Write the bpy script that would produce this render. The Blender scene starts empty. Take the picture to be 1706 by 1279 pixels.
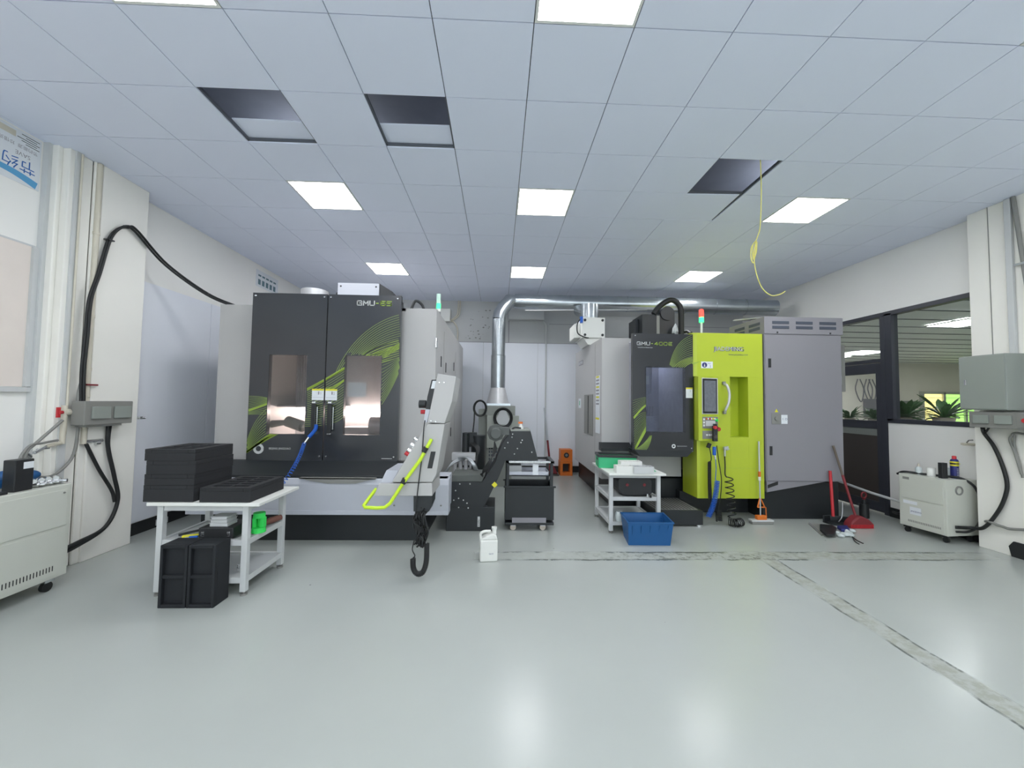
import bpy, bmesh, math, random
from mathutils import Vector, Matrix
random.seed(7)
SC = bpy.context.scene
COL = SC.collection
PI = math.pi

# ---------------------------------------------------------------- camera
EYE = 1.55                      # lens height above the floor
CEIL = EYE + 2.237              # suspended ceiling
FOC = 655.56                    # focal length in pixels of a 1706 px wide frame
_y, _p, _r = 3.41e-2, 4.45e-2, 1.38e-2
_f = Vector((math.sin(_y)*math.cos(_p), math.cos(_y)*math.cos(_p), math.sin(_p)))
_r0 = Vector((math.cos(_y), -math.sin(_y), 0))
_u0 = _r0.cross(_f)
CR = _r0*math.cos(_r) + _u0*math.sin(_r)
CU = _u0*math.cos(_r) - _r0*math.sin(_r)
cam_d = bpy.data.cameras.new('camera')
cam = bpy.data.objects.new('camera', cam_d); COL.objects.link(cam)
cam_d.sensor_width = 36; cam_d.lens = 36*FOC/1706; cam_d.clip_start = .05; cam_d.clip_end = 100
M = Matrix(((CR.x, CU.x, -_f.x, 0), (CR.y, CU.y, -_f.y, 0), (CR.z, CU.z, -_f.z, EYE), (0, 0, 0, 1)))
cam.matrix_world = M
SC.camera = cam
# ---------------------------------------------------------------- world, exposure
W = bpy.data.worlds.new('world'); SC.world = W; W.use_nodes = True
W.node_tree.nodes['Background'].inputs[0].default_value = (.88, .94, 1, 1)
W.node_tree.nodes['Background'].inputs[1].default_value = 2.2
SC.view_settings.view_transform = 'Standard'; SC.view_settings.look = 'None'
SC.view_settings.exposure = 0.76; SC.view_settings.gamma = 1; SC.view_settings.use_curve_mapping = False
SC.cycles.diffuse_bounces = 6; SC.cycles.max_bounces = 12
LAMP = 13.5                      # strength of the ceiling panels

O_ = Vector((0, 0, EYE))
def _ray(x, y): return _f + CR*((x-853)/FOC) + CU*((639.5-y)/FOC)
def PY(x, y, Y): d = _ray(x, y); return O_ + d*(Y/d.y)      # the point of a plane Y=const seen at a photo measurement
def PX(x, y, X): d = _ray(x, y); return O_ + d*(X/d.x)
def PZ(x, y, Z=0.0): d = _ray(x, y); return O_ + d*((Z-EYE)/d.z)

# ---------------------------------------------------------------- materials
def srgb(r, g, b):
    return tuple(((c/255)/12.92 if c/255 <= .04045 else ((c/255+.055)/1.055)**2.4) for c in (r, g, b)) + (1,)
def mat(name, c, rough=.5, metal=0, var=.06, scale=4, coat=0, bump=0, emit=None, estr=0, trans=0, alpha=1, spec=.5):
    m = bpy.data.materials.new(name); m.use_nodes = True
    nt = m.node_tree; b = nt.nodes['Principled BSDF']; c = srgb(*c)
    b.inputs['Roughness'].default_value = rough; b.inputs['Metallic'].default_value = metal
    b.inputs['Specular IOR Level'].default_value = spec
    if coat: b.inputs['Coat Weight'].default_value = coat; b.inputs['Coat Roughness'].default_value = .08
    if trans: b.inputs['Transmission Weight'].default_value = trans
    if alpha < 1: b.inputs['Alpha'].default_value = alpha
    tc = nt.nodes.new('ShaderNodeTexCoord'); n = nt.nodes.new('ShaderNodeTexNoise')
    n.inputs['Scale'].default_value = scale; n.inputs['Detail'].default_value = 4
    nt.links.new(tc.outputs['Object'], n.inputs['Vector'])
    mx = nt.nodes.new('ShaderNodeMix'); mx.data_type = 'RGBA'
    mx.inputs['A'].default_value = tuple(v*(1-var) for v in c[:3])+(1,)
    mx.inputs['B'].default_value = tuple(min(1, v*(1+var)) for v in c[:3])+(1,)
    nt.links.new(n.outputs['Fac'], mx.inputs['Factor']); nt.links.new(mx.outputs['Result'], b.inputs['Base Color'])
    if bump:
        bp = nt.nodes.new('ShaderNodeBump'); bp.inputs['Strength'].default_value = bump; bp.inputs['Distance'].default_value = .01
        nt.links.new(n.outputs['Fac'], bp.inputs['Height']); nt.links.new(bp.outputs[0], b.inputs['Normal'])
    if emit:
        b.inputs['Emission Color'].default_value = srgb(*emit); b.inputs['Emission Strength'].default_value = estr
    return m
K = {}
K['wall'] = mat('white_wall_paint', (238, 237, 233), .6, scale=1.2, var=.03, bump=.05)
K['board'] = mat('white_wall_cladding', (228, 231, 238), .35, scale=1.5, var=.02)
K['band'] = mat('grey_wall_paint', (186, 188, 188), .6, scale=2, var=.06)
K['pillar'] = mat('pillar_paint', (236, 234, 227), .55, scale=3, var=.03, bump=.08)
K['tile'] = mat('ceiling_tile_film', (228, 234, 250), .55, scale=2, var=.012)
K['tbar'] = mat('ceiling_grid', (84, 88, 96), .5)
K['void'] = mat('ceiling_void', (74, 80, 92), .8, scale=5, var=.2)
K['black'] = mat('black_plastic', (34, 36, 38), .45)
K['blackpaint'] = mat('black_powder_coat', (32, 36, 39), .42, scale=9, var=.08)
K['doorblack2'] = mat('black_door_enamel', (28, 31, 36), .25, coat=.2, var=.03)
K['doorblack'] = mat('dark_door_enamel', (50, 53, 58), .22, coat=.3, var=.03)
K['foam'] = mat('black_foam', (36, 37, 40), .8, scale=30, var=.12, bump=.1)
K['rubber'] = mat('black_rubber', (28, 30, 31), .55)
K['grey'] = mat('warm_grey_enamel', (178, 177, 176), .4, var=.015)
K['greyd'] = mat('mid_grey_enamel', (138, 136, 142), .4, var=.015)
K['greyp'] = mat('pale_blue_grey_enamel', (188, 191, 200), .35, var=.02)
K['lime'] = mat('lime_enamel', (178, 194, 48), .35, var=.02)
K['limed'] = mat('lime_tube_paint', (200, 232, 50), .35, var=.02)
K['wave'] = mat('lime_print', (150, 176, 62), .4, var=.1)
K['wavef'] = mat('faded_lime_print', (128, 152, 70), .4, var=.1)
K['white'] = mat('white_plastic', (226, 227, 222), .4, var=.02)
K['paper'] = mat('white_paper', (222, 226, 230), .6, var=.03)
K['cream'] = mat('ivory_enamel', (202, 204, 194), .42, var=.02)
K['alu'] = mat('brushed_aluminium', (190, 194, 198), .35, .7, var=.05, scale=14)
K['steel'] = mat('stainless_sheet', (206, 206, 208), .35, .35, var=.08, scale=10)
K['duct'] = mat('galvanised_duct', (176, 182, 186), .25, .9, var=.16, scale=7)
K['chrome'] = mat('chrome', (220, 222, 224), .15, .95)
K['blue'] = mat('blue_plastic', (24, 86, 142), .45, var=.04)
K['bluec'] = mat('blue_hose', (28, 92, 190), .35)
K['green'] = mat('green_plastic', (52, 176, 120), .45, var=.05)
K['greenn'] = mat('bright_green_plastic', (50, 214, 90), .45, var=.03)
K['orange'] = mat('orange_enamel', (214, 112, 38), .45)
K['red'] = mat('red_plastic', (190, 44, 52), .45)
K['redd'] = mat('dull_red_plastic', (124, 40, 46), .55, var=.08)
K['yellow'] = mat('yellow_print', (222, 214, 50), .5)
K['navy'] = mat('navy_print', (38, 44, 110), .4)
K['brown'] = mat('brown_door_panel', (72, 66, 62), .5, var=.06)
K['wood'] = mat('brown_wood_handle', (110, 70, 60), .6)
K['frame'] = mat('black_window_frame', (58, 60, 68), .4)
K['ebox'] = mat('grey_electric_box', (142, 148, 142), .45, var=.02)
K['eboxd'] = mat('grey_meter_box', (132, 132, 128), .5, var=.03)
K['pipe'] = mat('ivory_pipe', (206, 200, 184), .5, var=.08, scale=12)
K['pvc'] = mat('grey_pvc', (198, 200, 200), .45)
K['olive'] = mat('grey_green_enamel', (140, 144, 138), .5, var=.03)
K['officewall'] = mat('bright_cream_wall', (244, 238, 228), .6)
K['leaf'] = mat('leaf_green', (92, 128, 84), .5, var=.3, scale=20)
K['pot'] = mat('pot_clay', (190, 180, 168), .6)
K['bag'] = mat('clear_plastic_bag', (196, 204, 204), .3, var=.2, scale=20)
K['glass'] = mat('window_glass', (255, 255, 255), .03, trans=1, var=0); 
for k in ('glass',):
    nt = K[k].node_tree; out = nt.nodes['Material Output']; nt.nodes.remove(nt.nodes['Principled BSDF'])
    g = nt.nodes.new('ShaderNodeBsdfGlossy'); g.inputs['Roughness'].default_value = .02
    t = nt.nodes.new('ShaderNodeBsdfTransparent'); t.inputs[0].default_value = (.93, .95, .95, 1)
    fr = nt.nodes.new('ShaderNodeFresnel'); gm = nt.nodes.new('ShaderNodeNewGeometry'); mm = nt.nodes.new('ShaderNodeMapRange'); mm.inputs['To Min'].default_value = 1.45; mm.inputs['To Max'].default_value = 1/1.45; nt.links.new(gm.outputs['Backfacing'], mm.inputs['Value']); nt.links.new(mm.outputs[0], fr.inputs[0])
    ms = nt.nodes.new('ShaderNodeMixShader')
    nt.links.new(fr.outputs[0], ms.inputs[0]); nt.links.new(t.outputs[0], ms.inputs[1]); nt.links.new(g.outputs[0], ms.inputs[2])
    nt.links.new(ms.outputs[0], out.inputs[0])
def tinted(name, col):
    m = K['glass'].copy(); m.name = name
    for n in m.node_tree.nodes:
        if n.type == 'BSDF_TRANSPARENT': n.inputs[0].default_value = col
    return m
K['glassb'] = tinted('tinted_machine_glass', (.80, .82, .88, 1))
K['glassc'] = tinted('clear_machine_glass', (.80, .80, .80, 1))
K['glow'] = mat('ceiling_light_diffuser', (255, 255, 255), .5, emit=(252, 253, 255), estr=LAMP)
K['glowg'] = mat('green_signal_lamp', (60, 240, 120), .4, emit=(40, 255, 110), estr=2.2)
K['glowr'] = mat('red_signal_lamp', (255, 60, 50), .4, emit=(255, 50, 40), estr=2.5)
K['lampoff'] = mat('pale_signal_lamp', (200, 232, 216), .3)
K['worklight'] = mat('machine_work_light', (255, 240, 230), .4, emit=(255, 232, 222), estr=22)
K['screen'] = mat('dark_display', (84, 88, 96), .12, var=.3, scale=30, emit=(130, 136, 146), estr=.12)
K['daylight'] = mat('daylit_foliage_view', (120, 190, 110), .6, emit=(176, 232, 120), estr=1.0, var=.4, scale=6)
K['daylight2'] = mat('daylit_yellow_view', (240, 220, 140), .6, emit=(250, 232, 150), estr=1.0, var=.3, scale=6)

# ---------------------------------------------------------------- mesh builder
class MB:
    def __init__(s): s.v = []; s.f = []; s.m = []; s.s = []
    def add(s, vs, fs, mi=0, smooth=False):
        b = len(s.v); s.v += [tuple(v) for v in vs]
        for f in fs: s.f.append([b+i for i in f]); s.m.append(mi); s.s.append(smooth)
        return s
    def box(s, x0, y0, z0, x1, y1, z1, mi=0):
        vs = [(x, y, z) for x in (x0, x1) for y in (y0, y1) for z in (z0, z1)]
        return s.add(vs, [(0, 1, 3, 2), (4, 6, 7, 5), (0, 4, 5, 1), (2, 3, 7, 6), (0, 2, 6, 4), (1, 5, 7, 3)], mi)
    def obox(s, c, a, b, d, mi=0):
        c, a, b, d = map(Vector, (c, a, b, d))
        vs = [c+a*i+b*j+d*k for i in (-1, 1) for j in (-1, 1) for k in (-1, 1)]
        return s.add(vs, [(0, 1, 3, 2), (4, 6, 7, 5), (0, 4, 5, 1), (2, 3, 7, 6), (0, 2, 6, 4), (1, 5, 7, 3)], mi)
    def prism(s, poly, ax, a, b, mi=0):
        n = len(poly)
        def P(p, t): return {'Y': (p[0], t, p[1]), 'Z': (p[0], p[1], t), 'X': (t, p[0], p[1])}[ax]
        vs = [P(p, a) for p in poly] + [P(p, b) for p in poly]
        fs = [list(range(n)), list(range(2*n-1, n-1, -1))] + [(i, (i+1) % n, (i+1) % n+n, i+n) for i in range(n)]
        return s.add(vs, fs, mi)
    def tube(s, pts, r, n=8, mi=0, sm=True, caps=True):
        pts = [Vector(p) for p in pts]; rs = r if isinstance(r, (list, tuple)) else [r]*len(pts)
        vs = []; up = None
        for i, p in enumerate(pts):
            t = (pts[min(i+1, len(pts)-1)] - pts[max(i-1, 0)])
            if t.length < 1e-9: t = Vector((0, 0, 1))
            t.normalize()
            if up is None: up = Vector((0, 0, 1)) if abs(t.z) < .9 else Vector((0, 1, 0))
            a = up - t*up.dot(t)
            if a.length < 1e-6: a = t.orthogonal()
            a.normalize(); up = a; b = t.cross(a)
            for k in range(n): vs.append(p + (a*math.cos(2*PI*k/n) + b*math.sin(2*PI*k/n))*rs[i])
        L = len(pts)
        s.add(vs, [(i*n+k, i*n+(k+1) % n, (i+1)*n+(k+1) % n, (i+1)*n+k) for i in range(L-1) for k in range(n)], mi, sm)
        if caps: s.add(vs[:n], [list(range(n))], mi); s.add(vs[-n:], [list(range(n))], mi)
        return s
    def cyl(s, p0, p1, r0, r1=None, n=20, mi=0): return s.tube([p0, p1], [r0, r0 if r1 is None else r1], n, mi)
    def curve(s, pts, r, n=8, mi=0, res=8): return s.tube(spline(pts, res), r, n, mi)
    def sphere(s, c, r, mi=0, n=12, sx=1, sy=1, sz=1):
        vs = [(c[0]+r*sx*math.sin(PI*i/n)*math.cos(2*PI*j/n), c[1]+r*sy*math.sin(PI*i/n)*math.sin(2*PI*j/n), c[2]+r*sz*math.cos(PI*i/n)) for i in range(n+1) for j in range(n)]
        return s.add(vs, [(i*n+j, i*n+(j+1) % n, (i+1)*n+(j+1) % n, (i+1)*n+j) for i in range(n) for j in range(n)], mi, True)
    def lathe(s, c, prof, n=20, mi=0):
        vs = [(c[0]+r*math.cos(2*PI*k/n), c[1]+r*math.sin(2*PI*k/n), c[2]+z) for r, z in prof for k in range(n)]
        L = len(prof)
        s.add(vs, [(i*n+k, i*n+(k+1) % n, (i+1)*n+(k+1) % n, (i+1)*n+k) for i in range(L-1) for k in range(n)], mi, True)
        s.add(vs[:n], [list(range(n))], mi); s.add(vs[-n:], [list(range(n))], mi); return s
    def strip(s, pts, w, o, rt, up, mi=0, th=0):
        """ribbon of width w through 2-D points on the plane o + x*rt + y*up; w may be a list"""
        o, rt, up = Vector(o), Vector(rt), Vector(up); L = len(pts)
        if L < 2: return s
        ws = w if isinstance(w, list) else [w]*L; vs = []
        for i in range(L):
            a = pts[max(i-1, 0)]; b = pts[min(i+1, L-1)]; dx, dy = b[0]-a[0], b[1]-a[1]; l = math.hypot(dx, dy) or 1
            nx, ny = -dy/l*ws[i]/2, dx/l*ws[i]/2
            for sg in (1, -1): vs.append(o + rt*(pts[i][0]+sg*nx) + up*(pts[i][1]+sg*ny))
        return s.add(vs, [(2*i, 2*i+1, 2*i+3, 2*i+2) for i in range(L-1)], mi)
    def text(s, body, o, rt, up, h, mi=0, align='LEFT', stretch=1.0):
        cv = bpy.data.curves.new('t', 'FONT'); cv.body = body; cv.align_x = align; cv.resolution_u = 3
        ob = bpy.data.objects.new('t', cv); COL.objects.link(ob)
        me = bpy.data.meshes.new_from_object(ob.evaluated_get(bpy.context.evaluated_depsgraph_get()))
        o, rt, up = Vector(o), Vector(rt), Vector(up); k = h/.72
        s.add([o + rt*(v.co.x*k*stretch) + up*(v.co.y*k) for v in me.vertices], [list(p.vertices) for p in me.polygons], mi)
        bpy.data.objects.remove(ob); bpy.data.curves.remove(cv); bpy.data.meshes.remove(me); return s
    def build(s, name, mats, parent=None, loc=None, bevel=0, local=False, flat=False):
        mats = mats if isinstance(mats, (list, tuple)) else [mats]
        org = Vector((0, 0, 0))
        if not local:
            org = Vector(loc) if loc is not None else (ROOT[parent.name] if parent else Vector((0, 0, 0)))
        me = bpy.data.meshes.new(name)
        me.from_pydata([tuple(Vector(v)-org) for v in s.v], [], s.f)
        for m in mats: me.materials.append(K[m] if isinstance(m, str) else m)
        for p, mi, sm in zip(me.polygons, s.m, s.s): p.material_index = mi; p.use_smooth = sm
        if not flat:
            bm = bmesh.new(); bm.from_mesh(me); bmesh.ops.recalc_face_normals(bm, faces=bm.faces); bm.to_mesh(me); bm.free()
        ob = bpy.data.objects.new(name, me); COL.objects.link(ob)
        if parent: ob.parent = parent
        elif loc is not None: ob.location = loc
        ROOT[ob.name] = org
        if bevel:
            b = ob.modifiers.new('edge', 'BEVEL'); b.width = bevel; b.segments = 2; b.limit_method = 'ANGLE'
        return ob
ROOT = {}
def spline(P, res=8):
    P = [Vector(p) for p in P]
    if len(P) < 3: return P
    Q = [P[0]*2-P[1]] + P + [P[-1]*2-P[-2]]; out = []
    for i in range(1, len(Q)-2):
        a, b, c, d = Q[i-1:i+3]
        for k in range(res):
            t = k/res
            out.append(.5*((2*b) + (c-a)*t + (2*a-5*b+4*c-d)*t*t + (3*b-a-3*c+d)*t**3))
    out.append(P[-1]); return out
def helix(path, R, turns, n=14):
    """points of a coil of radius R wound round a polyline path"""
    path = spline(path, 6) if len(path) > 2 else [Vector(p) for p in path]
    L = [0]
    for i in range(1, len(path)): L.append(L[-1]+(path[i]-path[i-1]).length)
    out = []; N = int(turns*n); up = None
    for k in range(N+1):
        d = L[-1]*k/N; i = 0
        while i < len(L)-2 and L[i+1] < d: i += 1
        t = (d-L[i])/max(L[i+1]-L[i], 1e-9); p = path[i].lerp(path[i+1], t); tg = (path[i+1]-path[i]).normalized()
        if up is None: up = Vector((0, 1, 0)) if abs(tg.y) < .9 else Vector((1, 0, 0))
        a = (up-tg*up.dot(tg)).normalized(); up = a; b = tg.cross(a); an = 2*PI*k/n
        out.append(p+(a*math.cos(an)+b*math.sin(an))*R)
    return out
def tag(o, label, cat, group=None, kind=None):
    if label: o['label'] = label
    if cat: o['category'] = cat
    if group: o['group'] = group
    if kind: o['kind'] = kind
    return o
def thing(name, label, cat, loc=(0, 0, 0), rz=0, group=None):
    o = bpy.data.objects.new(name, None); COL.objects.link(o); o.location = loc; o.rotation_euler = (0, 0, rz)
    o.empty_display_size = .1; ROOT[o.name] = Vector(loc); return tag(o, label, cat, group)
def struct(o): o['kind'] = 'structure'; return o
def dup(o, parent=None):
    c = o.copy(); COL.objects.link(c); c.parent = parent; ROOT[c.name] = ROOT[o.name]
    for ch in list(o.children): dup(ch, c)
    return c
def bolt(parent, p, r=.012, axis='Y', m='chrome', name='bolt'):
    d = {'Y': (0, -.008, 0), 'X': (.008, 0, 0), 'x': (-.008, 0, 0)}[axis]; p = Vector(p)
    return MB().cyl(p, p+Vector(d), r, r*.7, 10).build(name, m, parent)
XR, ZU = (1, 0, 0), (0, 0, 1)

# ================================================================ THE ROOM
XL, XW, YB, YF = -4.06, 5.58, 8.78, -3.6
OX, OY, T = .1776, 2.2254, .6
# floor -----------------------------------------------------------
fm = bpy.data.materials.new('epoxy_floor'); fm.use_nodes = True
nt = fm.node_tree; B = nt.nodes['Principled BSDF']; LK = nt.links.new
def nd(t, **k):
    n = nt.nodes.new(t)
    for a, b in k.items(): setattr(n, a, b)
    return n
def math_(op, a, b=None, c=None):
    n = nd('ShaderNodeMath', operation=op)
    for i, x in enumerate((a, b, c)):
        if x is None: continue
        if isinstance(x, (int, float)): n.inputs[i].default_value = x
        else: LK(x, n.inputs[i])
    return n.outputs[0]
tc = nd('ShaderNodeTexCoord'); sep = nd('ShaderNodeSeparateXYZ'); LK(tc.outputs['Object'], sep.inputs[0])
def noise(sc, det=5, rough=.55):
    n = nd('ShaderNodeTexNoise'); n.inputs['Scale'].default_value = sc; n.inputs['Detail'].default_value = det
    n.inputs['Roughness'].default_value = rough; LK(tc.outputs['Object'], n.inputs['Vector']); return n.outputs['Fac']
n1, n2, n3 = noise(.9, 6, .6), noise(14, 6, .7), noise(2.6, 5)
def mix(f, a, b):
    m = nd('ShaderNodeMix', data_type='RGBA')
    if isinstance(f, float): m.inputs['Factor'].default_value = f
    else: LK(f, m.inputs['Factor'])
    for k, x in (('A', a), ('B', b)):
        if isinstance(x, tuple): m.inputs[k].default_value = x
        else: LK(x, m.inputs[k])
    return m.outputs['Result']
def ramp(x, a, b): 
    n = nd('ShaderNodeMapRange'); n.inputs['From Min'].default_value = a; n.inputs['From Max'].default_value = b; n.clamp = True
    LK(x, n.inputs['Value']); return n.outputs[0]
base = mix(n1, srgb(170, 175, 170), srgb(179, 184, 179))
base = mix(math_('MULTIPLY', n3, .35), base, srgb(168, 171, 168))
X_, Y_ = sep.outputs[0], sep.outputs[1]
# patched trench: one run across the room, one run towards the camera
wob = math_('MULTIPLY', math_('SUBTRACT', n3, .5), .10)
d1 = math_('ABSOLUTE', math_('ADD', math_('SUBTRACT', Y_, 4.03), wob))
inx = math_('MULTIPLY', ramp(X_, -.3, .3), ramp(X_, 5.3, 4.6))
m1 = math_('MULTIPLY', ramp(d1, .105, .085), inx)
e1 = math_('MULTIPLY', ramp(math_('ABSOLUTE', math_('SUBTRACT', d1, .095)), .022, .010), inx)
xc = math_('ADD', math_('MULTIPLY', math_('SUBTRACT', Y_, 2.0), .04), 2.66)
d2 = math_('ABSOLUTE', math_('ADD', math_('SUBTRACT', X_, xc), math_('MULTIPLY', wob, .6)))
iny = ramp(Y_, 4.1, 4.0)
m2 = math_('MULTIPLY', ramp(d2, .085, .07), iny)
e2 = math_('MULTIPLY', ramp(math_('ABSOLUTE', math_('SUBTRACT', d2, .08)), .013, .006), iny)
patch = math_('MULTIPLY', math_('MAXIMUM', m1, m2), math_('MULTIPLY', math_('ADD', .15, math_('MULTIPLY', ramp(n2, .44, .58), .85)), math_('MAXIMUM', math_('ADD', .35, math_('MULTIPLY', ramp(X_, .8, 2.0), .65)), m2)))
edge = math_('MULTIPLY', math_('MAXIMUM', e1, e2), math_('MULTIPLY', ramp(n3, .42, .54), ramp(n2, .38, .5)))
dark = math_('MULTIPLY', math_('MULTIPLY', m1, ramp(n2, .53, .60)), math_('MULTIPLY', ramp(X_, .6, 2.0), ramp(X_, 3.2, 2.6)))
base = mix(math_('MULTIPLY', patch, .9), base, srgb(152, 154, 142))
base = mix(math_('MULTIPLY', edge, .9), base, srgb(74, 80, 76))
base = mix(math_('MULTIPLY', dark, .8), base, srgb(78, 84, 80))
vo = nd('ShaderNodeTexVoronoi'); vo.inputs['Scale'].default_value = 2.2; LK(tc.outputs['Object'], vo.inputs['Vector'])
base = mix(math_('MULTIPLY', ramp(vo.outputs['Distance'], .022, .014), .8), base, srgb(88, 90, 92))
LK(base, B.inputs['Base Color'])
LK(math_('ADD', math_('MULTIPLY', n1, .04), math_('ADD', .215, math_('MULTIPLY', math_('MAXIMUM', m1, m2), .25))), B.inputs['Roughness'])
B.inputs['Specular IOR Level'].default_value = .5
bp = nd('ShaderNodeBump'); bp.inputs['Strength'].default_value = .05; bp.inputs['Distance'].default_value = .004
LK(math_('ADD', n3, math_('MULTIPLY', math_('MAXIMUM', m1, m2), n2)), bp.inputs['Height']); LK(bp.outputs[0], B.inputs['Normal'])
struct(MB().box(-4.3, YF-.1, -.1, 19, 13.2, 0).build('floor', fm))

# ceiling ---------------------------------------------------------
LIGHTS = [(r, c) for r in (-9, -5, -1, 3, 7) for c in (-4, 0, 5)]
HOLES = [(1, -4), (1, -2), (2, 3), (3, 3)]
cb = MB(); g = .0032
for r in range(-10, 11):
    for c in range(-8, 10):
        if (r, c) in LIGHTS or (r, c) in HOLES: continue
        x0, x1 = max(OX+c*T+g, XL), min(OX+(c+1)*T-g, XW); y0, y1 = max(OY+r*T+g, YF), min(OY+(r+1)*T-g, YB)
        if x1-x0 > .02 and y1-y0 > .02: cb.box(x0, y0, CEIL, x1, y1, CEIL+.012)
for c in range(-7, 10): cb.box(OX+c*T-.011, YF, CEIL+.013, OX+c*T+.011, YB, CEIL+.035, 1)
for r in range(-9, 11): cb.box(XL, OY+r*T-.011, CEIL+.013, XW, OY+r*T+.011, CEIL+.034, 1)
struct(cb.build('ceiling', ['tile', 'tbar']))
vb = MB().box(XL-.2, YF-.1, CEIL+.55, XW+.2, YB+.2, CEIL+.6)
struct(vb.build('trim_1', 'void'))
# tiles that have been pushed aside
def loose_tile(c, y0, y1, label, rot=(0, 0, 0), dz=.024, dx=0):
    cx, cy = OX+(c+.5)*T+dx, (y0+y1)/2
    o = MB().box(-.292, -(y1-y0)/2, 0, .292, (y1-y0)/2, .008).build('ceiling_tile', 'tile', None, (0, 0, 0), local=True)
    o.location = (cx, cy, CEIL+dz+.014); o.rotation_euler = rot
    tag(o, label, 'ceiling tile')
loose_tile(-4, OY+T+.37, OY+2*T+.35, 'white ceiling tile slid back over the left dark opening', rot=(0, 0, .015))
loose_tile(-2, OY+T+.36, OY+2*T+.34, 'white ceiling tile slid back over the middle dark opening', rot=(0, 0, -.01))
loose_tile(3, OY+3*T+.01, OY+4*T+.0, 'white ceiling tile sitting crooked behind the right dark opening', rot=(0, 0, -.03), dz=-.012, dx=-.02)
# lights
wh = {-1: 'nearest row', 3: 'middle row', 7: 'farthest row'}; sd = {-4: 'left', 0: 'centre', 5: 'right'}
for r, c in LIGHTS:
    x, y = OX+(c+.5)*T, OY+(r+.5)*T
    lab = ('bright square ceiling light panel, %s one of the %s' % (sd[c], wh[r])) if r in wh else 'square ceiling light panel behind the viewer, %s one of the %s row' % (sd[c], 'last' if r == -9 else 'second last')
    t = thing('ceiling_light', lab, 'ceiling light', (x, y, CEIL), group='square light panels in the ceiling')
    b = MB()
    for a in (-1, 1):
        b.box(x-.297, y+a*.2885-.0085, CEIL-.002, x+.297, y+a*.2885+.0085, CEIL+.012)
        b.box(x+a*.2885-.0085, y-.28, CEIL-.002, x+a*.2885+.0085, y+.28, CEIL+.012)
    b.build('light_frame', 'white', t)
    MB().box(x-.28, y-.28, CEIL+.001, x+.28, y+.28, CEIL+.010).build('diffuser', 'glow', t)

# walls -----------------------------------------------------------
ZS = 2.86                                                     # top of the white cladding
b = MB().box(XL-.15, YF, 0, XL, YB, CEIL+.6)
struct(b.build('wall_left', 'wall'))
b = MB()
y = 4.4
for k in range(4): b.box(XL, y+.004, .14, XL+.012, y+1.216, ZS); y += 1.22
struct(b.build('wall_panel_left', 'board'))
struct(MB().box(XL-.15, YB, 0, XW+.1, YB+.15, CEIL+.6).build('wall_back', 'band'))
b = MB(); x = XL+.05
while x < XW-.1: b.box(x+.003, YB-.012, .14, min(x+1.217, XW-.02), YB, ZS); x += 1.22
struct(b.build('wall_panel_back', 'board'))
b = MB().box(XL-.15, YF-.15, 0, XW+.1, YF, .9); b.box(XL-.15, YF-.15, 3.2, XW+.1, YF, CEIL+.6); b.box(XL-.15, YF-.15, .9, -3.2, YF, 3.2); b.box(4.7, YF-.15, .9, XW+.1, YF, 3.2)
struct(b.build('wall_front', 'wall'))                          # opening for an added, unseen window that brightens the ceiling
b = MB()
for k in range(6): x = -3.2+k*1.58; b.box(x-.03, YF-.1, .9, x+.03, YF-.04, 3.2)
b.box(-3.2, YF-.1, .87, 4.7, YF-.04, .93); b.box(-3.2, YF-.1, 3.17, 4.7, YF-.04, 3.23)
fr = struct(b.build('added_window', 'frame'))  # unseen window band added behind the viewer for extra bluish fill light
MB().box(-3.2, YF-.075, .93, 4.7, YF-.068, 3.17).build('window_pane', 'glass', fr)
# right wall with the office window and door
WZ0, WZ1, WY0, WY1, DY1 = 1.35, 2.89, 3.9, 5.46, 6.55
b = MB()
b.box(XW, YF, 0, XW+.12, WY0, CEIL+.6); b.box(XW, WY0, 0, XW+.12, WY1, WZ0)
b.box(XW, WY0, WZ1, XW+.12, DY1, CEIL+.6); b.box(XW, DY1, 0, XW+.12, YB, CEIL+.6)
struct(b.build('wall_right', 'wall'))
# frame pieces
b = MB()
b.box(XW-.012, WY0, WZ1-.03, XW+.09, DY1, WZ1+.03); b.box(XW-.012, WY0, WZ0-.03, XW+.09, WY1, WZ0+.03)
b.box(XW-.012, WY1-.09, WZ0, XW+.09, WY1+.01, WZ1); b.box(XW-.012, WY0, WZ0, XW+.09, WY0+.05, WZ1)
fr = struct(b.build('window_1', 'frame', bevel=.003))
MB().box(XW+.035, WY0+.05, WZ0+.03, XW+.043, WY1-.09, WZ1-.03).build('window_pane', 'glass', fr)
b = MB()
b.box(XW-.012, WY1+.01, 0, XW+.09, WY1+.08, WZ1-.03); b.box(XW-.012, DY1-.06, 0, XW+.09, DY1, WZ1-.03)
b.box(XW-.012, WY1+.08, 2.20, XW+.09, DY1-.06, 2.25)
fr = struct(b.build('trim_2', 'frame', bevel=.003))
MB().box(XW+.035, WY1+.08, 2.25, XW+.043, DY1-.06, WZ1-.03).build('transom_pane', 'glass', fr)
b = MB()
b.box(XW, WY1+.09, .02, XW+.05, WY1+.17, 2.19); b.box(XW, DY1-.15, .02, XW+.05, DY1-.07, 2.19)
b.box(XW, WY1+.17, 2.04, XW+.05, DY1-.15, 2.19); b.box(XW, WY1+.17, .02, XW+.05, DY1-.15, .16)
b.box(XW, WY1+.17, 1.22, XW+.05, DY1-.15, 1.34)
dr = struct(b.build('door_1', 'frame', bevel=.003))
MB().box(XW+.02, WY1+.17, 1.34, XW+.03, DY1-.15, 2.04).build('door_pane', 'glass', dr)
MB().box(XW+.012, WY1+.17, .16, XW+.035, DY1-.15, 1.12).build('door_panel', 'brown', dr)
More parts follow.
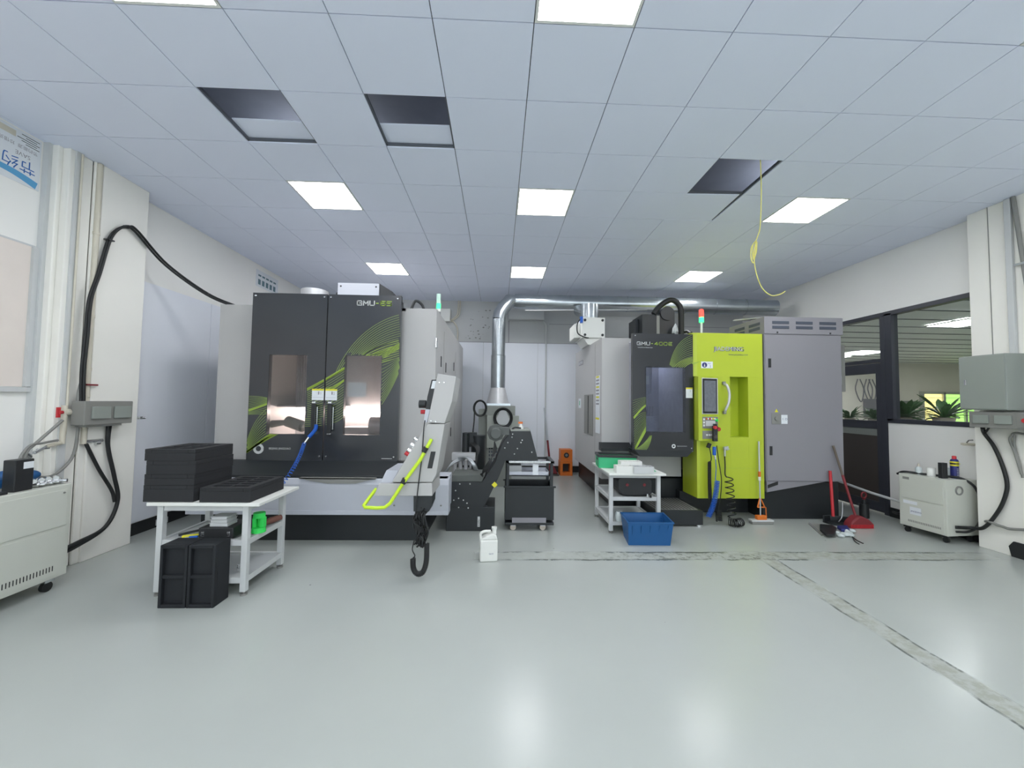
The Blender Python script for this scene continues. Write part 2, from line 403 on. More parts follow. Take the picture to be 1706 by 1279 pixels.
MB().box(XW+.010, WY1+.17, 1.12, XW+.036, DY1-.15, 1.22).build('door_rail', 'olive', dr)
# baseboards
struct(MB().box(XL, 4.4, 0, XL+.016, YB, .13).build('baseboard_left', 'black'))
struct(MB().box(XL+.02, YB-.016, 0, XW, YB, .13).build('baseboard_back', 'black'))
b = MB().box(XW-.016, 4.32, 0, XW, WY1, .13); b.box(XW-.016, DY1, 0, XW, YB-.02, .13)
struct(b.build('baseboard_right', 'black'))
# left wall band at the near part, panel joints
b = MB()
b.box(XL, -.5, 2.83, XL+.008, 3.53, 2.845); b.box(XL, 3.49, 1.62, XL+.03, 3.53, 2.83); b.box(XL, -.5, 1.575, XL+.035, 3.53, 1.615)
struct(b.build('trim_3', 'pvc'))
struct(MB().box(XL, -.5, 1.62, XL+.006, 3.49, 2.83).build('wall_panel_near', mat('warm_white_panel', (226, 216, 208), .5)))
# pillars
b = MB()
b.box(XL, 3.56, 0, XL+.10, 3.60, CEIL); b.box(XL, 3.60, 0, -3.90, 3.80, CEIL)
b.box(XL, 3.86, 0, -3.86, 4.36, CEIL); b.box(-3.90, 3.80, 0, -3.875, 3.86, CEIL)
struct(b.build('pillar_left', 'pillar', bevel=.006))
b = MB().box(XL+.0, 3.53, 0, XL+.05, 3.56, CEIL); b.box(-3.90, 3.64, 0, -3.885, 3.70, CEIL)
struct(b.build('trim_4', 'pvc'))
b = MB(); b.box(5.42, 3.55, 0, XW, 4.31, CEIL, 0)
b.box(5.413, 4.11, 1.9, 5.4205, 4.117, CEIL, 1)
struct(b.build('pillar_right', ['pillar', 'eboxd'], bevel=.004))
b = MB().prism([(3.0, 0), (4.02, 0), (4.04, .10), (4.0, .16), (3.0, .17)], 'X', 5.405, 5.42)
b.box(5.56, 2.5, 0, XW, 3.55, .13)
struct(b.build('baseboard_pillar', 'black'))
# ------------------------------------------------ the room beyond the window
OC = 3.0
struct(MB().box(XW+.12, 12.6, 0, 19, 12.7, OC).build('wall_beyond_far', 'officewall'))
struct(MB().box(18.9, -3, 0, 19, 12.6, OC).build('wall_beyond_side', 'wall'))
struct(MB().box(XW+.12, -3.1, 0, 19, -3, OC).build('wall_beyond_near', 'wall'))
struct(MB().box(XW+.12, YB, 0, XW+.2, 12.6, OC).build('wall_beyond_left', 'wall'))
b = MB().box(XW+.12, -3, OC, 19, 12.6, OC+.05)
y = -2.8
while y < 12.5: b.box(XW+.13, y, OC-.008, 18.9, y+.03, OC, 1); y += .6
struct(b.build('ceiling_beyond', [mat('slatted_ceiling', (232, 234, 230), .6), 'tbar']))
for i, (x, y) in enumerate([(7.0, 3.2), (7.0, .6), tuple(PZ(1604, 538, 2.98))[:2], tuple(PZ(1437, 588, 2.98))[:2], (10.6, 3.4), (12.6, 6.0), (13.8, 9.6), (9.8, 11.2)]):
    t = thing('office_ceiling_light', 'office ceiling light seen through the big window, top right' if i == 2 else 'office ceiling light seen through the pane above the door' if i == 3 else ['office ceiling light nearest the shared wall, out of view', 'office ceiling light at the near end of the office', '', '', 'office ceiling light above the middle of the office', 'office ceiling light hidden behind the window post', 'office ceiling light deep on the right of the office', 'office ceiling light closest to the far office wall'][i], 'ceiling light', (x, y, OC-.02), group='lights in the room behind the window')
    b = MB()
    for a in (-1, 1):
        b.box(x-.32, y+a*.31-.01, OC-.03, x+.32, y+a*.31+.01, OC-.008); b.box(x+a*.31-.01, y-.3, OC-.03, x+a*.31+.01, y+.3, OC-.008)
    b.build('light_frame', 'white', t); MB().box(x-.3, y-.3, OC-.022, x+.3, y+.3, OC-.012).build('diffuser', 'glow', t)
# far window of that room, daylight and leaves behind it
p0, p1 = PY(1534, 652, 12.58), PY(1640, 652, 12.58); zt = p0.z
b = MB(); x0, x1 = p0.x, p1.x; w = (x1-x0)/3
for k in range(4): b.box(x0+k*w-.04, 12.5, .75, x0+k*w+.04, 12.6, zt)
b.box(x0, 12.5, zt-.08, x1, 12.6, zt); b.box(x0, 12.5, .72, x1, 12.6, .80)
fr = struct(b.build('window_2', 'cream', bevel=.004))
b = MB(); zz = .9
while zz < zt-.1: b.box(x0, 12.53, zz, x1, 12.545, zz+.012); zz += .16
b.build('window_bars', 'cream', fr)
b = MB().box(x0, 12.56, .8, x0+w, 12.57, zt-.08, 1); b.box(x0+w, 12.56, .8, x1, 12.57, zt-.08, 0)
b.build('daylit_pane', ['daylight', 'daylight2'], fr)

# ---------------------------------------------------------------- lettering and printed curves
GL = {  # strokes of the wide square machine lettering, x 0..1, y 0..1
 'G': [[(1, .82), (.85, 1), (.12, 1), (0, .85), (0, .15), (.12, 0), (1, 0), (1, .5), (.55, .5)]],
 'M': [[(0, 0), (0, 1), (.5, .35), (1, 1), (1, 0)]],
 'U': [[(0, 1), (0, .15), (.12, 0), (.88, 0), (1, .15), (1, 1)]],
 '-': [[(.1, .5), (.75, .5)]],
 '6': [[(1, 1), (.15, 1), (0, .85), (0, .12), (.12, 0), (.88, 0), (1, .12), (1, .45), (.9, .55), (0, .55)]],
 '5': [[(1, 1), (0, 1), (0, .55), (.9, .55), (1, .45), (1, .12), (.88, 0), (0, 0)]],
 '4': [[(.75, 0), (.75, 1), (0, .3), (1, .3)]],
 '0': [[(0, .15), (0, .85), (.12, 1), (.88, 1), (1, .85), (1, .15), (.88, 0), (.12, 0), (0, .15)]],
 'E': [[(1, 1), (.1, 1), (0, .9), (0, .1), (.1, 0), (1, 0)], [(0, .5), (.9, .5)]],
}
def lettering(mb, s, o, w, h, gap, th, colors):
    x = 0
    for ch, mi in zip(s, colors):
        ww = w*.6 if ch == '-' else w
        for st in GL[ch]:
            pts = [(x+a*ww, b_*h) for a, b_ in st]
            for a, b2 in zip(pts[:-1], pts[1:]):
                l = math.hypot(b2[0]-a[0], b2[1]-a[1]); ex = th*.45/l
                q = [(a[0]-(b2[0]-a[0])*ex, a[1]-(b2[1]-a[1])*ex), (b2[0]+(b2[0]-a[0])*ex, b2[1]+(b2[1]-a[1])*ex)]
                mb.strip(q, th, o, XR, ZU, mi)
        x += ww+gap
def bez(P, n=22):
    out = []
    for k in range(n+1):
        t = k/n; u = 1-t
        out.append(tuple(u**3*P[0][i]+3*u*u*t*P[1][i]+3*u*t*t*P[2][i]+t**3*P[3][i] for i in (0, 1)))
    return out
def fan(mb, A, B, n, tf, o, w, mi, holes, clip):
    """n thin printed lines running between the curves A and B"""
    for k in range(n):
        s = k/max(1, n-1); P = [tuple(a[i]*(1-s)+b_[i]*s for i in (0, 1)) for a, b_ in zip(A, B)]
        run = []
        for p in bez(P):
            q = tf(p)
            bad = any(h[0] < q[0] < h[2] and h[1] < q[1] < h[3] for h in holes) or not (clip[0] < q[0] < clip[2] and clip[1] < q[1] < clip[3])
            if bad:
                if len(run) > 1: mb.strip(run, w, o, XR, ZU, mi)
                run = []
            else: run.append(q)
        if len(run) > 1: mb.strip(run, w, o, XR, ZU, mi)

# ================================================================ LARGE MACHINING CENTRE (left)
LM = thing('machining_center', 'wide machining centre with twin dark doors and a grey body on the left', 'machine', (-2.0, 4.5, 0))
MB().box(-3.22, 4.46, 0, -.80, 8.2, .34).build('base', 'blackpaint', LM, bevel=.006)
b = MB()
b.box(-3.31, 4.74, .34, -2.86, 8.3, 2.655); b.box(-1.19, 4.74, .34, -.76, 8.3, 2.655)
b.box(-2.92, 5.75, .34, -1.13, 8.3, 2.655); b.box(-2.92, 4.74, 2.62, -1.13, 5.75, 2.655); b.box(-2.92, 4.50, .34, -1.13, 5.75, .70); b.box(-2.92, 4.72, .70, -1.13, 5.75, .86)
for p in [(5.42, .5, 2.5), (6.9, .5, 2.4)]: b.box(-.7605, p[0], p[1], -.7585, p[0]+.008, p[2], 1)
LB = b.build('body', ['grey', 'eboxd'], LM, bevel=.004)
for y, z in ((5.15, 2.06), (6.62, 2.12), (5.2, 1.02), (6.35, 1.05), (5.62, 2.02)):
    MB().box(-.762, y, z-.07, -.752, y+.05, z+.07).build('flush_latch', 'black', LM, bevel=.004)
MB().box(-.762, 4.70, 2.18, -.745, 4.76, 2.30).build('keyhole_latch', 'chrome', LM, bevel=.004)
b = MB()   # the machining space behind the door windows
b.box(-2.9, 5.68, .9, -1.15, 5.72, 2.6); b.box(-2.90, 4.78, .88, -1.15, 5.7, .93)
b.box(-2.915, 4.78, .9, -2.895, 5.7, 2.6); b.box(-1.155, 4.78, .9, -1.135, 5.7, 2.6); b.box(-2.9, 4.8, 2.56, -1.15, 5.7, 2.6)
for k in range(18): b.box(-2.86+k*.035, 5.66, 1.5, -2.85+k*.035, 5.68, 2.5)
b.box(-2.9, 5.2, 1.44, -2.1, 5.68, 1.46); b.box(-2.05, 5.3, .93, -1.3, 5.6, 1.18)
b.tube([(-1.7, 5.35, 1.2), (-1.5, 5.35, 1.2)], .12, 16)
b.build('machining_chamber', 'steel', LM, bevel=.003)
MB().box(-2.8, 5.60, 1.34, -1.25, 5.66, 1.38).build('work_light', 'worklight', LM)
b = MB().cyl((-2.90, 5.1, 1.22), (-2.66, 5.1, 1.25), .05, .03); b.cyl((-2.66, 5.1, 1.26), (-2.43, 5.02, 1.20), .07, .07); b.cyl((-2.43, 5.02, 1.20), (-2.41, 5.015, 1.195), .07, .05)
b.build('spindle_probe', 'olive', LM)
# doors
DX0, DX1, DZ0, DZ1, DM = -2.87, -1.16, .84, 2.775, -2.01
WIN = [(-2.655, 1.14, -2.225, 2.055), (-1.79, 1.14, -1.37, 2.06)]
def tfL(p): return (DX0+(p[0]-278)/(1275-278)*(DX1-DX0), DZ1-(p[1]-122)/(1225-122)*(DZ1-DZ0))
def tfR(p):  # lower half of the doors leans outwards in the picture
    x, z = tfL(p); return (x, z)
WAVES = [
 ([(850, 640), (930, 450), (1080, 290), (1290, 245)], [(1030, 525), (1100, 470), (1200, 440), (1290, 420)], 12, 0, .005),
 ([(1030, 525), (1100, 470), (1200, 440), (1290, 415)], [(1100, 590), (1150, 575), (1220, 555), (1290, 530)], 9, 1, .006),
 ([(1030, 530), (1120, 520), (1220, 470), (1290, 430)], [(1060, 600), (1150, 560), (1220, 500), (1290, 470)], 8, 1, .005),
 ([(1040, 980), (1160, 900), (1260, 700), (1310, 520)], [(1145, 570), (1190, 560), (1240, 545), (1290, 535)], 15, 0, .005),
 ([(640, 765), (720, 725), (820, 665), (905, 610)], [(640, 775), (720, 737), (820, 677), (905, 622)], 3, 1, .012),
 ([(640, 780), (720, 740), (820, 680), (905, 620)], [(640, 1000), (750, 1000), (850, 990), (905, 940)], 20, 0, .005),
 ([(700, 760), (780, 760), (850, 740), (905, 690)], [(720, 800), (780, 780), (850, 760), (905, 700)], 4, 1, .006),
 ([(262, 905), (310, 890), (350, 875), (400, 855)], [(262, 912), (310, 897), (350, 882), (400, 862)], 2, 1, .012),
 ([(262, 810), (310, 808), (350, 810), (400, 818)], [(262, 895), (310, 885), (350, 868), (400, 848)], 8, 0, .005),
 ([(262, 918), (310, 905), (350, 900), (400, 880)], [(262, 930), (310, 925), (350, 925), (400, 925)], 4, 0, .005),
 ([(262, 1180), (285, 1050), (330, 950), (400, 890)], [(262, 1185), (330, 1130), (400, 1070), (480, 1056)], 11, 0, .005),
 ([(262, 1182), (330, 1135), (390, 1080), (430, 1055)], [(262, 1190), (330, 1140), (390, 1098), (470, 1058)], 5, 1, .012),
]
def door_slab(x0, x1, win, name_lab):
    b = MB(); a0, b0, a1, b1 = win
    y0, y1 = 4.63, 4.69
    b.box(x0, y0, DZ0, a0, y1, DZ1); b.box(a1, y0, DZ0, x1, y1, DZ1); b.box(a0, y0, DZ0, a1, y1, b0); b.box(a0, y0, b1, a1, y1, DZ1)
    for A, B_, n, br, w in WAVES: fan(b, A, B_, n, tfL, (0, y0-.0015, 0), w, 1 if br else 2, [win], (x0, DZ0, x1, DZ1))
    return b
b = door_slab(DX0, DM-.006, WIN[0], '')
b.strip([(-2.735+.045*math.cos(a*PI/8), .972+.045*math.sin(a*PI/8)) for a in range(17)], .03, (0, 4.6285, 0), XR, ZU, 3)
b.text('BEIJING JINGDIAO', (-2.62, 4.6285, .965), XR, ZU, .022, 3)
dl = b.build('door', ['doorblack', 'wave', 'wavef', 'pvc'], LM, flat=True)
b = door_slab(DM+.006, DX1, WIN[1], '')
lettering(b, 'GMU-65', (-1.67, 4.6285, 2.655), .052, .05, .021, .0115, [3, 3, 3, 1, 1, 1])
b.box(-1.34, 4.6285, .868, -1.22, 4.6295, .874, 3)
drr = b.build('door', ['doorblack', 'wave', 'wavef', 'pvc'], LM, flat=True)
for d, w in ((dl, WIN[0]), (drr, WIN[1])):
    MB().box(w[0]-.004, 4.632, w[1]-.004, w[2]+.004, 4.642, w[3]+.004).build('window_pane', 'glassc', d)
for d, xs in ((dl, (-2.84, -2.05)), (drr, (-1.975, -1.20))):
    for x in xs:
        for z in (DZ1-.035, DZ0+.05):
            if x == -2.84 and z < 1: continue
            bolt(d, (x, 4.63, z))
for x, d in ((-2.105, dl), (-1.925, drr)):
    b = MB().box(x-.022, 4.56, 1.16, x+.022, 4.585, 1.50, 0); b.box(x-.02, 4.565, 1.485, x+.02, 4.63, 1.52, 1); b.box(x-.02, 4.565, 1.145, x+.02, 4.63, 1.18, 1)
    b.box(x+.024, 4.59, 1.2, x+.036, 4.61, 1.46, 1)
    b.build('door_handle', ['black', 'chrome'], d, bevel=.003)
for x0, x1, d in ((-2.155, -2.02, dl), (-2.003, -1.868, drr)):
    b = MB().box(x0, 4.627, 1.535, x1, 4.63, 1.665, 0); b.box(x0, 4.6262, 1.645, x1, 4.627, 1.665, 1)
    b.box(x0+.07, 4.6262, 1.60, x0+.085, 4.627, 1.635, 2); b.box(x0+.01, 4.6262, 1.565, x1-.01, 4.627, 1.567, 2)
    b.text('1' if x0 < -2.1 else '2', (x0+.09, 4.6262, 1.60), XR, ZU, .03, 2)
    b.build('notice_sticker', ['paper', 'yellow', 'greyd'], d)
MB().box(-1.775, 4.70, 1.58, -1.56, 4.702, 1.75).build('window_notice', 'paper', LM)
# sill, front panel, underside
b = MB().prism([(4.70, .84), (4.62, .84), (4.34, .725), (4.34, .70), (4.70, .70)], 'X', -3.30, -.80)
b.build('door_sill', 'blackpaint', LM, bevel=.004)
b = MB().prism([(4.32, .70), (4.30, .64), (4.33, .345), (4.36, .315), (4.50, .315), (4.50, .70)], 'X', -3.28, -.52)
b.box(-3.28, 4.315, .315, -.52, 4.36, .36)
fp = b.build('front_panel', 'greyp', LM, bevel=.006)
b = MB().prism([(-2.10, .712), (-1.98, .68), (-1.80, .652), (-1.50, .655), (-1.30, .71)], 'Y', 4.285, 4.33)
b.prism([(4.285, .712), (4.285, .70), (4.60, .70), (4.60, .712)], 'X', -2.1, -1.3)
b.build('chip_scoop', 'eboxd', fp)
for x, z in ((-.60, .62), (-.60, .42), (-1.1, .42)): bolt(fp, (x, 4.315, z), .010, m='eboxd')
MB().box(-.76, 4.36, .34, -.54, 4.76, .70).build('side_cabinet', 'greyp', LM, bevel=.006)
# things built onto the roof
b = MB().prism([(-2.14, 2.655), (-2.14, 3.09), (-1.60, 3.09), (-1.42, 2.98), (-1.40, 2.655)], 'Y', 5.22, 5.8)
b.prism([(-2.26, 2.655), (-2.24, 3.0), (-2.15, 3.09), (-2.15, 2.655)], 'Y', 5.4, 5.8)
rb = b.build('roof_housing', 'blackpaint', LM, bevel=.006)
MB().box(-2.14, 5.205, 2.66, -1.60, 5.22, 3.085).build('cover_plate', 'greyp', rb, bevel=.003)
for x in (-2.10, -1.64): bolt(rb, (x, 5.205, 3.04), m='black')
MB().cyl((-2.43, 5.2, 2.655), (-2.43, 5.2, 2.965), .165, n=28).build('exhaust_collar', 'steel', LM)
b = MB().box(-1.10, 5.1, 2.655, -.98, 5.2, 2.72); b.curve([(-1.15, 5.1, 2.72), (-1.1, 5.12, 2.84), (-1.02, 5.15, 2.8), (-.98, 5.15, 2.69)], .018)
b.build('roof_cable', 'black', LM)
sl = MB().cyl((-.765, 4.9, 2.655), (-.765, 4.9, 2.69), .03, n=12).build('signal_light', 'white', LM)
MB().cyl((-.765, 4.9, 2.69), (-.765, 4.9, 2.76), .026, n=12).build('green_lens', 'glowg', sl)
MB().cyl((-.765, 4.9, 2.76), (-.765, 4.9, 2.88), .026, n=12).build('upper_lens', 'lampoff', sl)

# ---------------------------------------------------------------- pendant in front of it
YP = 3.5
def q(x, y, Y=YP): p = PY(x, y, Y); return (p.x, p.z)
PD = thing('control_pendant', 'grey slanted operator pendant seen edge-on with a lime tube handle', 'control panel', (-.68, 3.6, .0))
b = MB().prism([q(729, 622), q(760, 627), q(753, 669), q(741, 705), q(712, 704)], 'Y', YP, YP+.42)
p1 = b.build('display_housing', 'grey', PD, bevel=.004)
for x, y in ((732, 637), (740, 637), (718, 701), (726, 702)): p = q(x, y); bolt(p1, (p[0], YP, p[1]), .008)
b = MB().prism([q(712, 706), q(741, 706), q(727, 790), q(720, 803), q(653, 803), q(702, 721)], 'Y', YP, YP+.42)
p2 = b.build('console', 'grey', PD, bevel=.004)
b = MB().prism([q(718, 632), q(728, 632), q(717, 682), q(708, 681), q(711, 660)], 'Y', YP+.03, YP+.38)
b.build('screen_bezel', 'black', PD, bevel=.003)
b = MB().prism([q(720, 634), q(726, 634), q(724, 647), q(717, 647)], 'Y', YP+.026, YP+.03); b.build('bezel_plate', 'paper', PD)
b = MB().prism([q(708, 682), q(716, 682), q(711, 704), q(705, 704)], 'Y', YP+.02, YP+.38); b.build('key_panel', 'greyp', PD, bevel=.003)
p = PY(704, 673, YP+.1); MB().cyl((p.x-.03, p.y, p.z), (p.x+.03, p.y+.0, p.z), .036, n=18).build('feed_knob', 'black', PD, bevel=.004)
p = PY(705, 686, YP+.1); MB().cyl((p.x-.02, p.y, p.z), (p.x+.025, p.y, p.z), .019, n=16).build('stop_button', 'red', PD)
for (x, y, m) in ((693, 732, 'chrome'), (687, 742, 'chrome'), (682, 751, 'chrome'), (678, 756, 'red')):
    p = PY(x, y, YP+.12); MB().cyl((p.x-.016, p.y, p.z+.012), (p.x+.02, p.y, p.z-.012), .018, n=12).build('push_button', m, PD)
b = MB().prism([q(641, 785), q(662, 785), q(651, 806), q(631, 806)], 'Y', YP+.05, YP+.45); b.build('arm_cover', 'greyp', PD, bevel=.003)
b = MB().prism([q(631, 806), q(720, 804), q(720, 826), q(623, 826)], 'Y', YP, YP+.45); b.build('support_arm', 'grey', PD, bevel=.004)
b = MB(); a = q(640, 815); b.box(-1.0, YP+.12, a[1]-.06, -.72, 4.32, a[1]+.0); b.build('mounting_bracket', 'blackpaint', PD, bevel=.004)
b = MB().prism([q(718, 752), q(726, 752), q(720, 780), q(712, 780)], 'Y', YP-.003, YP); b.build('vent_slot', 'black', PD)
pts = []
for x, y, dy in ((719, 731, -.02), (700, 766, -.05), (672, 804, -.05), (650, 838, -.05), (641, 845, -.05), (628, 846, -.05), (608, 845, -.05), (606, 842, -.02), (616, 828, .06), (627, 814, .12)):
    P_ = PY(x, y, YP+dy); pts.append(P_)
b = MB().tube(pts, [.0155]*3+[.015]*7, 12)
b.build('tube_handle', 'limed', PD)
for x, y in ((708, 749), (673, 801)):
    c = PY(x, y, YP-.045); d = (PY(700, 766, YP-.05)-PY(719, 731, YP-.05)).normalized()
    MB().cyl(c-d*.022, c+d*.022, .023, n=14).build('handle_clamp', 'black', PD)
b = MB(); a, c = q(688, 826), q(720, 826); d, e = q(688, 853), q(714, 853)
b.prism([a, c, q(719, 840), e, d], 'Y', YP+.02, YP+.2); b.build('cable_box', 'blackpaint', PD, bevel=.003)
b = MB().curve([PY(708, 700, YP-.01), PY(706, 716, YP-.02), PY(703, 760, YP-.02), PY(698, 800, YP-.02), PY(695, 826, YP-.015), PY(693, 850, YP)], .005)
b.build('pendant_cable', 'black', PD)
b = MB(); random.seed(3)
for k in range(16):
    x = 694+random.random()*20; P_ = [PY(x+random.uniform(-6, 8), 848+i*12+random.uniform(-4, 4), YP+.05+random.uniform(-.04, .04)) for i in range(6)]
    b.curve(P_, random.choice([.004, .006, .008]), 6)
b.box(PY(691, 870, YP+.05).x, YP+.05, PY(700, 890, YP).z, PY(706, 870, YP+.05).x, YP+.12, PY(700, 850, YP).z)
b.build('cable_bundle', 'rubber', PD)
pth = [PY(711, 905, 3.52), PY(710, 935, 3.48), PY(704, 953, 3.45), PY(694, 955, 3.45), PY(688.5, 945, 3.45), PY(688, 930, 3.45)]
b = MB().tube(helix(pth, .019, 44, 9), .0058, 5)
b.tube(spline(pth, 6), .015, 8)
b.curve([pth[-1], PY(691, 925, 3.46), PY(687, 915, 3.48), PY(690, 900, 3.5)], .005)
b.build('coiled_cable', 'rubber', PD)

# ---------------------------------------------------------------- chip conveyor
def c4(x, y): p = PY(x, y, 4.77); return (p.x, p.z)
CV = thing('chip_conveyor', 'black inclined chip conveyor with screw heads beside the left machine', 'conveyor', (-.2, 4.9, 0))
b = MB().prism([c4(748, 803), c4(803, 803), c4(812, 789), c4(825, 770), c4(832, 750), c4(838, 736), c4(851, 718), c4(884, 718), c4(896.6, 767), c4(842, 767), c4(838, 777), c4(832, 792), c4(817, 823), c4(807, 843), c4(800, 845.5), c4(748, 845)], 'Y', 4.77, 5.2)
body = b.build('housing', 'blackpaint', CV, bevel=.004)
MB().box(-.60, 4.775, 0, c4(824, 870)[0], 5.25, .29).build('coolant_tank', 'blackpaint', CV, bevel=.006)
MB().box(-.58, 4.80, .29, c4(812, 800)[0], 5.22, .3).build('tank_lid', 'blackpaint', CV)
for x, y in ((749.5, 806), (766, 806), (783, 806), (759, 817), (756, 833), (764, 830), (772, 833), (749.5, 838), (778, 838), (764, 845), (780, 846), (854, 723), (853, 728), (870, 733), (868, 737), (862, 747), (857, 756), (846, 737), (841, 746), (886, 753)):
    p = c4(x, y); bolt(body, (p[0], 4.77, p[1]), .0085, m='pvc', name='screw')
b = MB().prism([c4(752, 792), c4(808, 792), c4(803, 803), c4(748, 803)], 'Y', 4.80, 5.2); b.build('chute_cover', mat('dark_olive_plate', (92, 96, 92), .5), CV, bevel=.003)
p = PY(826, 721, 4.72)
b = MB().cyl((p.x, 4.62, p.z), (p.x, 4.74, p.z), .075, n=24); b.cyl((p.x, 4.60, p.z), (p.x, 4.62, p.z), .055, .072, 24); b.cyl((p.x, 4.74, p.z), (p.x, 4.80, p.z), .105, n=8)
b.box(p.x+.03, 4.68, p.z-.02, p.x+.16, 4.77, p.z+.07)
b.build('drive_motor', mat('dark_grey_casting', (84, 88, 86), .5), CV, bevel=.003)
b = MB().prism([c4(851, 716), c4(884, 716), c4(884, 718), c4(851, 718)], 'Y', 4.78, 5.18); b.build('top_plate', 'olive', CV)
a = c4(824, 807); b = MB().prism([(a[0], a[1]+.035), (a[0]+.035, a[1]), (a[0], a[1]-.035), (a[0]-.035, a[1])], 'Y', 4.752, 4.769)
b.build('warning_sticker', 'yellow', CV)
a = c4(797.5, 869); b = MB().box(a[0]-.014, 4.7738, a[1]-.06, a[0]+.014, 4.7748, a[1]+.06); b.text('KXPN', (a[0]+.010, 4.7735, a[1]-.05), (0, 0, 1), (-1, 0, 0), .02, 1)
b.build('maker_sticker', ['pvc', 'blackpaint'], CV)
b = MB().curve([PY(851, 716, 4.9), PY(858, 712, 4.9), PY(868, 713, 4.9)], .010)
for k in range(5): b.curve([PY(824, 735, 4.76), PY(822+k, 752, 4.74), PY(814-k*2, 780, 4.7), PY(800+k, 790+k, 4.76)], .006)
b.build('motor_cable', 'rubber', CV)
# spray bottle on the conveyor
p = PY(868, 717, 4.95); sb = thing('spray_bottle', 'small white spray bottle with orange trigger on the chip conveyor', 'bottle', (p.x, 4.95, p.z))
MB().lathe((p.x, 4.95, p.z), [(.028, 0), (.03, .01), (.028, .05), (.012, .07), (.012, .085)]).build('bottle_body', 'white', sb)
MB().box(p.x-.035, 4.94, p.z+.085, p.x+.02, 4.96, p.z+.11).add([(p.x-.03, 4.945, p.z+.085), (p.x-.03, 4.955, p.z+.085), (p.x-.04, 4.95, p.z+.05)], [(0, 1, 2)]).build('trigger', 'orange', sb)
# ---------------------------------------------------------------- oil mist collector and its duct
MC = thing('oil_mist_collector', 'grey oil mist collector cabinet below the vertical galvanised duct', 'machine', (0, 7.5, 0))
YM = 7.25
def c7(x, y, Y=YM): p = PY(x, y, Y); return (p.x, p.z)
x0, x1 = c7(810, 740)[0], c7(853, 740)[0]
b = MB().box(x0, YM, 0, x1, YM+.7, c7(830, 689)[1]-.03); b.box(x0-.15, YM+.06, .0, x0, YM+.7, c7(800, 678)[1]-.04)
b.build('cabinet', 'olive', MC, bevel=.006)
b = MB().box(x0-.02, YM-.02, c7(830, 689)[1]-.03, x1+.05, YM+.7, 1.47); b.build('filter_cap', 'olive', MC, bevel=.006)
b = MB().box(x0+.01, YM-.10, c7(830, 745)[1], c7(864, 700)[0], YM, c7(830, 690)[1]-.02); b.build('fan_box', mat('pale_grey_green_enamel', (160, 164, 156), .45), MC, bevel=.005)
b = MB().box(x0+.03, YM-.012, .3, x0+.22, YM, .98)
for k in range(9):
    for j in range(4): b.box(x0+.05+j*.042, YM-.014, .35+k*.065, x0+.075+j*.042, YM-.0115, .39+k*.065, 1)
b.build('grille', ['olive', 'void'], MC)
a = c7(838, 696, YM-.12)
b = MB()
for k in range(5): b.tube([(a[0]+(.135+.008*k)*math.cos(t*PI/14), YM-.13-.01*k, a[1]+(.15+.008*k)*math.sin(t*PI/14)) for t in range(29)], .012, 6)
b.build('coiled_cable', 'rubber', MC)
b = MB().prism([(a[0]-.05, a[1]+.14), (a[0]+.05, a[1]+.14), (a[0]+.12, a[1]-.02), (a[0]+.08, a[1]-.12), (a[0]-.08, a[1]-.12), (a[0]-.12, a[1]-.02)], 'Y', YM-.125, YM-.10); b.build('hanger_plate', 'pvc', MC)
hx = x0-.16; a = c7(800, 677, YM)
b = MB()
for k in range(3): b.tube([(a[0]+(.10+.01*k)*math.cos(t*PI/12), YM-.02-.012*k, a[1]-.03+(.13+.008*k)*math.sin(t*PI/12)) for t in range(25)], .011, 6)
b.curve([(a[0]-.1, YM-.02, a[1]-.05), PY(790, 700, YM-.1), PY(788, 728, YM-.3), PY(795, 760, YM-.6), PY(797, 785, YM-1), PY(790, 800, YM-1.2)], .012)
b.build('power_cable', 'rubber', MC)
DU = thing('ventilation_duct', 'shiny galvanised duct rising from the mist collector and running right under the ceiling', 'duct', (0, YM+.3, 1.47))
cx = c7(829.5, 640, YM+.35)[0]; YD = YM+.35
MB().box(cx-.24, YD-.24, 1.47, cx+.24, YD+.24, 1.51).build('flange', 'duct', DU)
MB().cyl((cx, YD, 1.51), (cx, YD, PY(829, 646, YD).z), .215, .14, 24).build('reducer_cone', 'steel', DU)
z0 = PY(829, 646, YD).z; zr = PY(820, 592, YD).z; pts, rr = [], []
k = 0
b = MB()
n = 60
for k in range(n+1): pts.append((cx, YD, z0+(zr-z0)*k/n)); rr.append(.135 if k % 2 else .142)
b.tube(pts, rr, 24); b.build('flexible_section', 'duct', DU)
ZD = 3.46
A_ = PY(858, 502, 7.75); B_ = PY(1292, 513, 7.15)
pts = [(cx, YD, zr), (cx, YD, ZD-.32), (cx+.02, YD+.01, ZD-.2), (cx+.09, YD+.04, ZD-.08), (cx+.20, YD+.08, A_.z-.01), tuple(A_)]
b = MB().tube([pts[0], pts[1]], .13, 24); b.tube(pts[1:], .13, 24); b.tube([A_, B_], .145, 28)
n = 9
for k in range(1, n): c = A_.lerp(B_, k/n); d = (B_-A_).normalized()*.012; b.tube([c-d, c+d], .150, 28)
b.build('main_pipe', 'duct', DU)
b = MB().tube([(A_.x+.2, A_.y-.1, A_.z-.2), (4.2, 7.2, A_.z-.2)], .012, 6); b.build('support_rail', 'pvc', DU)

